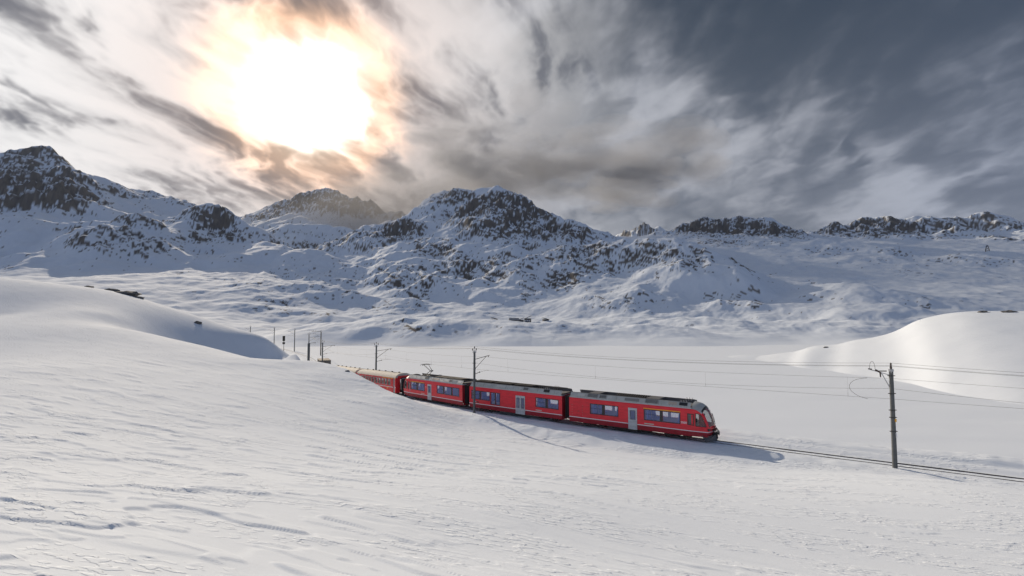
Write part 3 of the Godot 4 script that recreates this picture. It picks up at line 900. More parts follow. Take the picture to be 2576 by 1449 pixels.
		wip.path(PackedVector3Array([Vector3(base + way * 1.76, 1.5, s * 0.25), Vector3(base + way * 1.66, 2.0, s * 0.3), Vector3(base + way * 1.47, 2.5, s * 0.36)]), 0.022, 5)
		wip.path(PackedVector3Array([Vector3(base + way * 1.72, 1.75, s * 0.12), Vector3(base + way * 1.62, 2.1, s * 0.3), Vector3(base + way * 1.5, 2.4, s * 0.5)]), 0.016, 4)
		part("wiper", wip, M.rubber, car)
	# coupling, hoses and the plough under the nose
	var b := MB.new()
	b.box(Vector3(base + way * 1.72, 0.72, 0), Vector3(0.5, 0.2, 0.3))
	b.tube(Vector3(base + way * 1.9, 0.78, 0), Vector3(base + way * 2.12, 0.78, 0), 0.08, 0.08, 8)
	b.tube(Vector3(base + way * 2.12, 0.78, 0), Vector3(base + way * 2.17, 0.78, 0), 0.2, 0.2, 12)
	b.box(Vector3(base + way * 1.98, 0.5, 0), Vector3(0.12, 0.46, 0.12))
	for s: float in [1.0, -1.0]:
		b.tube(Vector3(base + way * 1.7, 1.06, s * 0.3), Vector3(base + way * 1.95, 1.1, s * 0.34), 0.05, 0.05, 6)
	part("coupler", b, M.iron, car)
	for k in 6:
		var hose := MB.new()
		var z := -0.75 + 0.3 * k
		var p := PackedVector3Array()
		for i in 10:
			var t := i / 9.0
			p.append(Vector3(base + way * (1.68 + 0.33 * sin(PI * t)), lerpf(1.22, 0.55, t) - 0.1 * sin(TAU * t), z + 0.12 * sin(PI * t)))
		hose.path(p, 0.03, 5)
		part("brake_hose", hose, M.rubber, car)
	var brk := MB.new()
	brk.box(Vector3(base + way * 1.74, 1.34, 0.2), Vector3(0.3, 0.07, 0.5))
	brk.box(Vector3(base + way * 1.82, 1.42, 0.34), Vector3(0.26, 0.05, 0.16))
	brk.box(Vector3(base + way * 1.74, 1.05, -0.2), Vector3(0.2, 0.1, 0.9))
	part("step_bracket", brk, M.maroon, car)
	var pl := MB.new()
	for s: float in [1.0, -1.0]:
		var p := [Vector3(base + way * 1.95, 0.62, 0), Vector3(base + way * 2.0, 0.12, 0), Vector3(base + way * 1.22, 0.12, s * 1.18), Vector3(base + way * 0.92, 0.62, s * 1.22)]
		if s * way > 0: p.reverse()
		pl.quad(p[0], p[1], p[2], p[3])
		pl.quad(p[3] - Vector3(way * 0.03, 0, 0), p[2] - Vector3(way * 0.03, 0, 0), p[1] - Vector3(way * 0.03, 0, 0), p[0] - Vector3(way * 0.03, 0, 0))
	pl.box(Vector3(base + way * 1.3, 0.6, 0), Vector3(0.7, 0.05, 2.1))
	part("snow_plough", pl, M.plough, car)

func roof_loops(car: Node, x: float, side: float) -> void:
	var pit := MB.new()
	pit.box(Vector3(x, 3.33, side * 1.12), Vector3(0.75, 0.3, 0.1), Basis(Vector3.RIGHT, -side * 0.537))
	var o := part("resistor_recess", pit, M.dark, car)
	for k in 3:
		var b := MB.new()
		var p := PackedVector3Array()
		for i in 9:
			var t := PI * i / 8.0
			p.append(Vector3(x + (k - 1) * 0.25 + 0.06 * cos(t), 3.38 + 0.28 * sin(t), side * (1.1 - 0.22 * i / 8.0)))
		b.path(p, 0.022, 5)
		part("hoop", b, M.steel, o)

func pantograph(car: Node, x: float) -> void:      # half scissors, raised to the contact wire, its knee towards the front
	var b := MB.new()
	for s: float in [1.0, -1.0]:
		b.tube(Vector3(x, 3.5, s * 0.35), Vector3(x + 1.15, 4.18, s * 0.16), 0.045, 0.035, 6)
		b.tube(Vector3(x + 1.15, 4.18, s * 0.16), Vector3(x - 0.35, 5.0, s * 0.42), 0.032, 0.024, 6)
		b.tube(Vector3(x + 1.2, 4.12, s * 0.1), Vector3(x - 0.15, 5.0, s * 0.3), 0.014, 0.014, 4)
	b.tube(Vector3(x + 0.62, 3.5, 0), Vector3(x + 1.2, 4.12, 0), 0.018, 0.018, 5)
	b.box(Vector3(x + 1.17, 4.16, 0), Vector3(0.14, 0.14, 0.5))
	b.box(Vector3(x + 0.1, 3.5, 0), Vector3(1.5, 0.07, 0.9))
	var o := part("pantograph", b, M.iron, car)
	var h := MB.new()
	for k in [-0.28, 0.28]:
		h.tube(Vector3(x - 0.3 + k, 5.02, -0.6), Vector3(x - 0.3 + k, 5.02, 0.6), 0.03, 0.03, 6)
		for s: float in [1.0, -1.0]:
			h.tube(Vector3(x - 0.3 + k, 5.02, s * 0.6), Vector3(x - 0.3 + k, 4.86, s * 0.78), 0.025, 0.02, 5)
			h.tube(Vector3(x - 0.3 + k, 5.0, s * 0.42), Vector3(x - 0.3 + k, 4.9, s * 0.42), 0.03, 0.03, 5)
	for s: float in [1.0, -1.0]:
		h.tube(Vector3(x - 0.6, 5.0, s * 0.42), Vector3(x, 5.0, s * 0.42), 0.02, 0.02, 5)
	part("contact_strip", h, M.iron, o)

func on_track(rear: Vector3, front: Vector3) -> Transform3D:
	var x := (front - rear).normalized()
	var z := x.cross(Vector3.UP).normalized()
	return Transform3D(Basis(x, z.cross(x), z), rear)

func panes_to_holes(bands: Array) -> Array:
	var h := []
	for band in bands:
		for p in band[0]: h.append([p[0], p[1], band[2], band[3]])
	return h

func fit_out(car: Node, bands: Array, doors: Array) -> void:
	for s: float in [1.0, -1.0]:
		for band in bands:
			window_band(car, band[0], band[1], band[2], band[3], 1.33 * s, s, M.glass)
		for d in doors:
			car_door(car, d[0], d[1], d[2], 1.33 * s, s)
		for band in bands:
			if band.size() > 4: continue
			var a: float = band[0][0][0]
			var e: float = band[0][-1][1]
			var n := int((e - a) / 1.15)
			for k in n:
				seat_pair(car, a + 0.5 + (e - a - 0.9) * k / maxf(n - 1, 1), s * 0.72, 1.0 if k % 2 == 0 else -1.0)

func build_train() -> void:
	# leading railcar
	var c := thing("railcar", "leading red railcar with cab, snow plough and white 3508 on its side", "railcar", on_track(Vector3(6.86, 0, -56.5), Vector3(19.0, 0, -48.3)), "carriages of the red train")
	var bands := [[[[2.5, 3.8], [4.1, 5.5]], true, 1.54, 2.48], [[[8.28, 9.8], [10.08, 11.68]], true, 1.54, 2.48]]
	var doors := [[6.6, 7.53, 1]]
	var holes := panes_to_holes(bands)
	holes.append([12.46, 12.92, 1.56, 2.48])
	railcar_body(c, 0.0, 12.75, holes, doors, 0.05, 12.75)
	fit_out(c, bands, doors)
	for s: float in [1.0, -1.0]:
		window_band(c, [[12.46, 12.92]], false, 1.56, 2.48, 1.33 * s, s, M.glass_cab)
		plate_on(c, "first_class_stripe", M.yellow, 8.18, 11.76, 2.575, 2.65, 1.33 * s, s)
		plate_on(c, "name_plate", M.beige, 8.25, 9.2, 1.1, 1.2, 1.33 * s, s)
		plate_on(c, "hatch", M.red, 0.36, 0.955, 1.14, 2.32, 1.33 * s, s, 0.014)
		plate_on(c, "hatch", M.red, 0.97, 1.58, 1.14, 2.32, 1.33 * s, s, 0.014)
		for k in 5:
			plate_on(c, "hinge", M.beige, 0.35, 0.38, 1.22 + 0.25 * k, 1.27 + 0.25 * k, 1.345 * s, s, 0.012)
			plate_on(c, "hinge", M.beige, 1.56, 1.59, 1.22 + 0.25 * k, 1.27 + 0.25 * k, 1.345 * s, s, 0.012)
		plate_on(c, "latch", M.dark, 1.05, 1.2, 1.6, 1.66, 1.345 * s, s, 0.012)
		vent(c, "roof_hatch", 0.95, 1.75, 3.2, 3.46, s, M.roof_pale)
		vent(c, "roof_vent", 2.1, 3.3, 3.18, 3.48, s, M.vent, 3)
		vent(c, "roof_vent", 3.42, 4.25, 3.18, 3.46, s, M.vent, 2)
		vent(c, "roof_hatch", 4.4, 4.8, 3.24, 3.42, s, M.roof_pale)
		vent(c, "roof_hatch", 6.2, 7.7, 3.16, 3.42, s, M.roof_dark, 0)
		vent(c, "roof_vent", 8.3, 9.6, 3.16, 3.48, s, M.vent, 3)
		vent(c, "roof_hatch", 10.6, 11.4, 3.2, 3.45, s, M.roof_tan)
		roof_loops(c, 12.0, s)
		for k in 4:
			var b := MB.new()
			b.box(Vector3(1.1 + 3.4 * k, 0.66, s * 1.3), Vector3(0.012, 0.4, 0.02))
			part("panel_joint", b, M.dark, c)
	lettering(c, "number", "3508", 0.19, Vector3(12.06, 1.66, 1.334), 0.0, M.white)
	lettering(c, "number", "3508", 0.19, Vector3(12.06, 1.66, -1.334), PI, M.white)
	for k in 14:      # resistor grids on the roof
		var b := MB.new()
		b.box(Vector3(5.0 + 0.24 * k, 3.48, 0), Vector3(0.07, 0.16, 1.86), Basis(Vector3.UP, 0.25))
		part("resistor", b, M.iron, c)
	for spec in [[2.7, 1.2], [8.95, 1.3]]:
		var b := MB.new()
		b.box(Vector3(spec[0], 3.47, 0), Vector3(spec[1], 0.16, 1.8))
		part("cooling_unit", b, M.vent, c)
	var under := MB.new()
	under.box(Vector3(6.6, 0.6, 0), Vector3(4.6, 0.5, 2.2))
	under.box(Vector3(6.2, 0.3, 0), Vector3(2.4, 0.2, 1.9))
	part("underframe", under, M.iron, c)
	bogie(c, 2.5, true)
	bogie(c, 11.2, true)
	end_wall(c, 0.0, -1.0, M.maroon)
	gangway(c, -0.66, -0.02)
	cab_nose(c, 12.75, 1.0)
	# middle railcar
	var m := thing("railcar", "middle red railcar with wide double doors and a low window, behind the leading one", "railcar", on_track(Vector3(-4.55, 0, -65.15), Vector3(6.35, 0, -56.9)), "carriages of the red train")
	bands = [[[[0.5, 1.74], [1.98, 3.32]], true, 1.54, 2.48], [[[3.56, 4.16], [4.3, 4.88]], false, 1.16, 2.48, "low"], [[[10.1, 11.36], [11.66, 13.0]], true, 1.54, 2.48]]
	doors = [[7.24, 8.57, 2]]
	railcar_body(m, 0.1, 13.5, panes_to_holes(bands), doors, 0.2, 13.4)
	fit_out(m, bands, doors)
	for s: float in [1.0, -1.0]:
		plate_on(m, "name_plate", M.beige, 10.05, 10.85, 1.1, 1.2, 1.33 * s, s)
		vent(m, "roof_vent", 8.2, 8.95, 3.2, 3.46, s, M.vent, 2)
		vent(m, "roof_hatch", 7.6, 7.95, 3.24, 3.42, s, M.roof_pale)
		vent(m, "roof_hatch", 4.3, 5.6, 3.2, 3.46, s, M.roof_pale)
		roof_loops(m, 11.4, s)
		var crest := MB.new()
		crest.box(Vector3(0.95, 1.2, s * 1.334), Vector3(0.5, 0.1, 0.008))
		part("emblem", crest, M.white, m)
		crest = MB.new()
		crest.box(Vector3(1.45, 1.17, s * 1.334), Vector3(0.45, 0.13, 0.008), Basis(Vector3.BACK, -0.15))
		part("emblem", crest, M.iron, m)
	for k in 3:
		var b := MB.new()
		b.box(Vector3(1.6 + 3.0 * k, 3.5, -0.2), Vector3(2.6, 0.22, 1.3))
		part("roof_box", b, M.iron, m)
	var b2 := MB.new()
	for s: float in [-0.4, 0.0, 0.4]:
		b2.tube(Vector3(0.4, 3.66, s), Vector3(13.2, 3.66, s), 0.02, 0.02, 5)
		for k in 6: b2.tube(Vector3(1.0 + 2.2 * k, 3.3, s), Vector3(1.0 + 2.2 * k, 3.66, s), 0.05, 0.03, 6)
	part("roof_cable", b2, M.iron, m)
	var um := MB.new()
	um.box(Vector3(6.8, 0.62, 0), Vector3(5.6, 0.46, 2.2))
	part("underframe", um, M.iron, m)
	bogie(m, 2.4, false)
	bogie(m, 11.2, false)
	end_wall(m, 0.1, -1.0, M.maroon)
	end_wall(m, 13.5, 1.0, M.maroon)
	# trailing railcar, cab towards the coaches
	var r := thing("railcar", "rear red railcar of the set with raised pantograph, in front of the coaches", "railcar", on_track(Vector3(-15.2, -0.35, -77.0), Vector3(-5.2, 0, -65.7)), "carriages of the red train")
	bands = [[[[2.52, 4.08], [4.4, 6.2]], true, 1.54, 2.48], [[[9.36, 10.78], [11.04, 12.6], [12.92, 14.38]], true, 1.54, 2.48]]
	doors = [[7.0, 7.97, 1]]
	holes = panes_to_holes(bands)
	holes.append([1.95, 2.3, 1.56, 2.48] if false else [1.72, 2.12, 1.56, 2.44])
	railcar_body(r, 1.66, 15.1, holes, doors, 1.66, 15.05)
	fit_out(r, bands, doors)
	for s: float in [1.0, -1.0]:
		window_band(r, [[1.78, 2.12]], false, 1.56, 2.44, 1.33 * s, s, M.glass_cab)
		plate_on(r, "first_class_stripe", M.yellow, 2.44, 6.26, 2.575, 2.65, 1.33 * s, s)
		plate_on(r, "name_plate", M.beige, 5.3, 6.2, 1.1, 1.19, 1.33 * s, s)
		vent(r, "roof_vent", 12.0, 12.7, 3.18, 3.46, s, M.vent, 2)
		vent(r, "roof_vent", 12.85, 13.6, 3.18, 3.46, s, M.roof_pale, 3)
		vent(r, "roof_hatch", 14.0, 14.7, 3.2, 3.45, s, M.roof_pale)
		vent(r, "roof_hatch", 8.0, 9.6, 3.2, 3.42, s, M.roof_tan)
		roof_loops(r, 6.6, s)
		plate_on(r, "handrail", M.white, 2.3, 2.33, 1.1, 2.4, 1.335 * s, s, 0.03)
	lettering(r, "class_number", "1", 0.3, Vector3(6.6, 2.05, 1.334), 0.0, M.white)
	for k in 4:
		var b := MB.new()
		b.box(Vector3(8.2 + 1.6 * k, 3.46, -0.1), Vector3(1.3, 0.18, 1.5))
		part("roof_box", b, M.iron, r)
	pantograph(r, 4.75)
	var ur := MB.new()
	ur.box(Vector3(8.4, 0.6, 0), Vector3(4.6, 0.5, 2.2))
	part("underframe", ur, M.iron, r)
	bogie(r, 3.6, true)
	bogie(r, 12.6, true)
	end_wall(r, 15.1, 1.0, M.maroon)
	gangway(r, 15.12, 15.75)
	cab_nose(r, 1.7, -1.0)
	build_coach(Vector3(-26.2, -1.15, -91.7), Vector3(-16.4, -0.42, -78.4), "older red coach with cream roof and yellow first-class line behind the pantograph railcar", true)
	build_coach(Vector3(-36.2, -1.9, -106.2), Vector3(-26.8, -1.2, -92.6), "older red coach whose cream roof alone shows over the snow slope", false)
	build_wagons()

# An older coach with a rounded roof, single windows and recessed end doors.
func build_coach(rear: Vector3, front: Vector3, label: String, first: bool) -> void:
	var c := thing("passenger_coach", label, "coach", on_track(rear, front), "carriages of the red train")
	var length := rear.distance_to(front)
	var holes := []
	var n := 10
	var gap := (length - 3.6) / n
	for k in n:
		holes.append([1.8 + gap * k + 0.16, 1.8 + gap * (k + 1) - 0.16, 1.62, 2.48])
	var body := MB.new()
	var inside := MB.new()
	for s: float in [1.0, -1.0]:
		pierced(body, 1.55, length - 1.55, 0.55, 2.78, 1.3 * s, s, holes, 0.08)
		pierced(inside, 1.55, length - 1.55, 1.0, 2.8, 1.22 * s, -s, holes)
		for e in [[0.0, 0.35], [1.0, 1.55], [length - 1.55, length - 1.0], [length - 0.35, length]]:
			side_quad(body, e[0], e[1], 0.55, 2.78, 1.3 * s, 1.3 * s, s)
		for e in [0.35, length - 1.0]:
			var d := MB.new()
			d.box(Vector3(e + 0.325, 1.66, s * 1.2), Vector3(0.63, 2.2, 0.05))
			var o := part("door", d, M.door, c)
			var w := MB.new()
			w.box(Vector3(e + 0.325, 2.06, s * 1.227), Vector3(0.3, 0.9, 0.01))
			part("pane", w, M.glass_dim, o)
			body.box(Vector3(e + 0.325, 2.77, s * 1.26), Vector3(0.66, 0.06, 0.1))
			body.box(Vector3(e + 0.01, 1.65, s * 1.25), Vector3(0.02, 2.2, 0.1))
			body.box(Vector3(e + 0.64, 1.65, s * 1.25), Vector3(0.02, 2.2, 0.1))
		for h in holes:
			var f := MB.new()
			frame_bars(f, h[0] - 0.03, h[1] + 0.03, h[2] - 0.03, h[3] + 0.03, 1.3 * s, s, 0.04, 0.015)
			var o := part("window", f, M.steel, c)
			pane(o, h[0], h[1], h[2], h[3], 1.27 * s, s, M.glass_dim)
		plate_on(c, "stripe", M.white, 1.0, length - 1.0, 1.28, 1.38, 1.3 * s, s)
		plate_on(c, "stripe", M.white, length - 0.35, length, 1.28, 1.38, 1.3 * s, s)
		if first:
			plate_on(c, "first_class_stripe", M.yellow, length - 5.2, length - 1.0, 2.62, 2.72, 1.3 * s, s)
			plate_on(c, "first_class_stripe", M.yellow, length - 0.35, length, 2.62, 2.72, 1.3 * s, s)
			plate_on(c, "notice", M.yellow, length - 3.4, length - 2.8, 1.05, 1.22, 1.3 * s, s)
	for e in [0.0, length]:
		body.box(Vector3(e, 1.66, 0.95), Vector3(0.06, 2.22, 0.68))
		body.box(Vector3(e, 1.66, -0.95), Vector3(0.06, 2.22, 0.68))
		body.box(Vector3(e, 2.8, 0), Vector3(0.06, 0.5, 1.9))
	part("body", body, M.red_old, c)
	inside.quad(Vector3(0, 1.0, 1.22), Vector3(length, 1.0, 1.22), Vector3(length, 1.0, -1.22), Vector3(0, 1.0, -1.22))
	part("interior", inside, M.lining, c)
	var roof := MB.new()
	var arc := [Vector2(1.34, 2.76), Vector2(1.3, 2.9), Vector2(1.18, 3.08), Vector2(0.95, 3.25), Vector2(0.6, 3.38), Vector2(0.2, 3.43), Vector2(-0.2, 3.43), Vector2(-0.6, 3.38), Vector2(-0.95, 3.25), Vector2(-1.18, 3.08), Vector2(-1.3, 2.9), Vector2(-1.34, 2.76)]
	for k in arc.size() - 1:
		var a: Vector2 = arc[k]
		var b: Vector2 = arc[k + 1]
		var na := Vector3(0, a.y - 1.9, a.x).normalized()
		var nb := Vector3(0, b.y - 1.9, b.x).normalized()
		roof.smooth_quad([Vector3(0, a.y, a.x), Vector3(0, b.y, b.x), Vector3(length, b.y, b.x), Vector3(length, a.y, a.x)], [na, nb, nb, na])
	for e in [[0.0, -1.0], [length, 1.0]]:
		for k in arc.size() - 1:
			var p := [Vector3(e[0], 2.7, 0), Vector3(e[0], arc[k].y, arc[k].x), Vector3(e[0], arc[k + 1].y, arc[k + 1].x)]
			if e[1] > 0: roof.tri(p[0], p[1], p[2])
			else: roof.tri(p[0], p[2], p[1])
	part("roof", roof, M.cream_roof, c)
	for k in 6:
		var v := MB.new()
		v.tube(Vector3(1.6 + (length - 3.2) * k / 5.0, 3.4, 0), Vector3(1.6 + (length - 3.2) * k / 5.0, 3.5, 0), 0.1, 0.16, 10)
		v.tube(Vector3(1.6 + (length - 3.2) * k / 5.0, 3.5, 0), Vector3(1.6 + (length - 3.2) * k / 5.0, 3.56, 0), 0.2, 0.1, 10)
		part("roof_ventilator", v, M.iron, c)
	for e in [[-0.02, -0.45], [length + 0.02, length + 0.4]]:
		var g := MB.new()
		g.box(Vector3((e[0] + e[1]) / 2, 1.75, 0), Vector3(absf(e[1] - e[0]), 1.95, 0.95))
		part("gangway_bellows", g, M.rubber, c)
		var h := MB.new()
		h.path(PackedVector3Array([Vector3(e[1], 1.0, 0.6), Vector3(e[1], 2.4, 0.62), Vector3(e[1], 2.6, 0.5), Vector3(e[1], 2.62, -0.5), Vector3(e[1], 2.4, -0.62), Vector3(e[1], 1.0, -0.6)]), 0.04, 6)
		part("gangway_rail", h, M.steel, c)
	var u := MB.new()
	u.box(Vector3(length / 2, 0.62, 0), Vector3(length - 0.6, 0.2, 2.0))
	u.box(Vector3(length / 2, 0.4, 0), Vector3(4.0, 0.4, 1.8))
	part("underframe", u, M.iron, c)
	bogie(c, 2.3, false)
	bogie(c, length - 2.3, false)

func build_wagons() -> void:
	var f := thing("flat_wagon", "low flat wagon stacked with dark timber frames behind the last coach", "wagon", on_track(Vector3(-43.6, -2.42, -121.6), Vector3(-37.0, -1.95, -107.6)), "carriages of the red train")
	var b := MB.new()
	b.box(Vector3(7.6, 1.05, 0), Vector3(14.6, 0.16, 2.4))
	b.box(Vector3(7.6, 0.85, 0.9), Vector3(14.4, 0.3, 0.12))
	b.box(Vector3(7.6, 0.85, -0.9), Vector3(14.4, 0.3, 0.12))
	part("deck", b, M.iron, f)
	for k in 9:
		b = MB.new()
		var x := 1.0 + 1.6 * k
		b.box(Vector3(x, 1.9, 1.1), Vector3(0.1, 1.6, 0.1))
		b.box(Vector3(x, 1.9, -1.1), Vector3(0.1, 1.6, 0.1))
		b.box(Vector3(x + 0.4, 2.2, 0), Vector3(0.16, 1.2, 2.1), Basis(Vector3.BACK, 0.7 if k % 2 else -0.8))
		part("stanchion", b, M.timber, f)
	for k in 7:
		b = MB.new()
		b.box(Vector3(3.5 + 1.3 * k, 2.05 + 0.16 * (k % 3), 0), Vector3(1.1, 0.12, 2.0), Basis(Vector3.BACK, 0.16 * (k % 2)))
		part("timber_frame", b, M.timber, f)
	bogie(f, 2.2, false)
	bogie(f, 12.6, false)
	var w := thing("box_wagon", "grey-brown box wagon with two open bays at the tail of the train", "wagon", on_track(Vector3(-50.6, -2.72, -137.2), Vector3(-44.4, -2.5, -123.4)), "carriages of the red train")
	b = MB.new()
	b.box(Vector3(7.0, 3.32, 0), Vector3(8.4, 0.12, 2.7))
	b.box(Vector3(7.0, 2.1, -1.3), Vector3(8.3, 2.3, 0.06))
	b.box(Vector3(2.84, 2.1, 0), Vector3(0.08, 2.3, 2.6))
	b.box(Vector3(4.2, 2.1, 1.3), Vector3(2.7, 2.3, 0.06))
	b.box(Vector3(8.3, 2.1, 1.3), Vector3(0.5, 2.3, 0.06))
	b.box(Vector3(11.15, 2.9, 0), Vector3(0.08, 0.7, 2.6))
	b.box(Vector3(11.15, 2.1, 0), Vector3(0.08, 2.3, 0.3))
	b.box(Vector3(11.15, 2.1, 1.2), Vector3(0.08, 2.3, 0.2))
	b.box(Vector3(9.9, 1.35, 1.3), Vector3(2.6, 0.7, 0.06))
	part("body", b, M.umber, w)
	b = MB.new()
	b.box(Vector3(7.0, 0.95, 0), Vector3(13.6, 0.2, 2.4))
	part("deck", b, M.iron, w)
	bogie(w, 2.2, false)
	bogie(w, 11.8, false)
# ---------------------------------------------------------------- railway, masts and wires
func build_track() -> void:
	var o := thing("railway_track", "single line of rails sunk in the snow, curving round the hill", "railway track")
	var from := 1.5
	for s: float in [-0.5, 0.5]:
		var b := MB.new()
		var pts := PackedVector3Array()
		for i in 600:
			var q := lerpf(from, 18.0, i / 599.0)
			var p := track.sample(int(q), q - int(q))
			var e := track.sample(int(q + 0.01), q + 0.01 - int(q + 0.01))
			var side := (e - p).normalized().cross(Vector3.UP)
			pts.append(p + side * s)
		for i in pts.size() - 1:
			var d := (pts[i + 1] - pts[i]).normalized()
			var side := d.cross(Vector3.UP) * 0.036
			var up := Vector3(0, -0.16, 0)
			var p := pts[i]
			var q := pts[i + 1]
			b.quad(p - side, q - side, q + side, p + side)
			b.quad(p + side, q + side, q + side + up, p + side + up)
			b.quad(q - side, p - side, p - side + up, q - side + up)
		part("rail", b, M.rail, o)

func insulator(parent: Node, at: Vector3) -> void:
	var b := MB.new()
	for k in 3:
		b.tube(at + Vector3(0, 0.07 * k, 0), at + Vector3(0, 0.07 * k + 0.05, 0), 0.085, 0.05, 8)
	b.tube(at, at + Vector3(0, 0.24, 0), 0.04, 0.04, 6)
	part("insulator", b, M.porcelain, parent)
	b = MB.new()
	b.tube(at - Vector3(0, 0.28, 0), at, 0.02, 0.02, 5)
	part("pin", b, M.steel, parent)

# A concrete mast: "out" points from the mast to the track on level ground.
func mast(at: Vector3, height: float, out: Vector3, label: String, r: float, arm := true, m: Material = null) -> Node3D:
	var o := thing("catenary_mast", label, "pole", Transform3D(Basis(), at), "masts along the railway")
	var shaft := MB.new()
	shaft.tube(Vector3(0, -1.2, 0), Vector3(0, height - 0.35, 0), r, r * 0.78, 10)
	part("shaft", shaft, m if m else M.concrete, o)
	var head := MB.new()
	head.tube(Vector3(0, height - 0.42, 0), Vector3(0, height - 0.25, 0), r * 1.0, r * 0.95, 10)
	head.box(Vector3(0, height - 0.5, 0), Vector3(0.08, 0.06, 0.08))
	var across := Vector3(out.x, 0, out.z)
	head.tube(across * -0.32 + Vector3(0, height - 0.5, 0), across * 0.32 + Vector3(0, height - 0.5, 0), 0.035, 0.035, 6)
	part("crossarm", head, M.steel, o)
	insulator(o, across * -0.32 + Vector3(0, height - 0.22, 0))
	insulator(o, across * 0.32 + Vector3(0, height - 0.22, 0))
	insulator(o, Vector3(0, height, 0))
	if arm:
		var b := MB.new()
		b.tube(across * r + Vector3(0, height - 1.3, 0), across * 2.85 + Vector3(0, height - 0.98, 0), 0.035, 0.03, 6)
		b.tube(across * r + Vector3(0, height - 2.4, 0), across * 2.2 + Vector3(0, height - 1.08, 0), 0.03, 0.03, 6)
		b.box(across * r + Vector3(0, height - 2.42, 0), Vector3(0.1, 0.1, 0.1))
		b.tube(across * 2.62 + Vector3(0, height - 1.02, 0), across * 2.62 + Vector3(0, height - 1.2, 0), 0.05, 0.05, 6)
		part("bracket_arm", b, M.iron, o)
		b = MB.new()
		b.tube(across * r + Vector3(0, height - 3.05, 0), across * 0.95 + Vector3(0, height - 2.9, 0), 0.035, 0.035, 6)
		b.tube(across * 0.9 + Vector3(0, height - 2.92, 0), across * 1.02 + Vector3(0, height - 2.88, 0), 0.07, 0.07, 6)
		b.tube(across * 0.95 + Vector3(0, height - 2.9, 0), across * 2.35 + Vector3(0, height - 2.78, 0), 0.014, 0.012, 5)
		b.tube(across * 2.35 + Vector3(0, height - 2.78, 0), across * 2.75 + Vector3(0, height - 2.86, 0), 0.014, 0.012, 5)
		part("steady_arm", b, M.iron, o)
	return o

func band_round(o: Node, y: float, r: float) -> void:
	var b := MB.new()
	b.tube(Vector3(0, y - 0.025, 0), Vector3(0, y + 0.025, 0), r + 0.012, r + 0.012, 10)
	b.box(Vector3(r + 0.04, y, 0), Vector3(0.14, 0.05, 0.1))
	b.box(Vector3(-r - 0.04, y, 0), Vector3(0.14, 0.05, 0.1))
	part("clamp_band", b, M.iron, o)

func span(pts: PackedVector3Array, sag: float) -> PackedVector3Array:
	var out := PackedVector3Array()
	for i in pts.size() - 1:
		var n := 14
		for k in n:
			var t := float(k) / n
			var len_ := pts[i].distance_to(pts[i + 1])
			out.append(pts[i].lerp(pts[i + 1], t) - Vector3(0, sag * pow(len_ / 40.0, 2.0) * 4.0 * t * (1 - t), 0))
	out.append(pts[pts.size() - 1])
	return out

func wire(called: String, label: String, pts: PackedVector3Array, sag: float, r: float, group := "") -> MeshInstance3D:
	var b := MB.new()
	b.path(span(pts, sag), r, 5)
	var o := part(called, b, M.wire, self)
	tag(o, label, "wire", group)
	return o

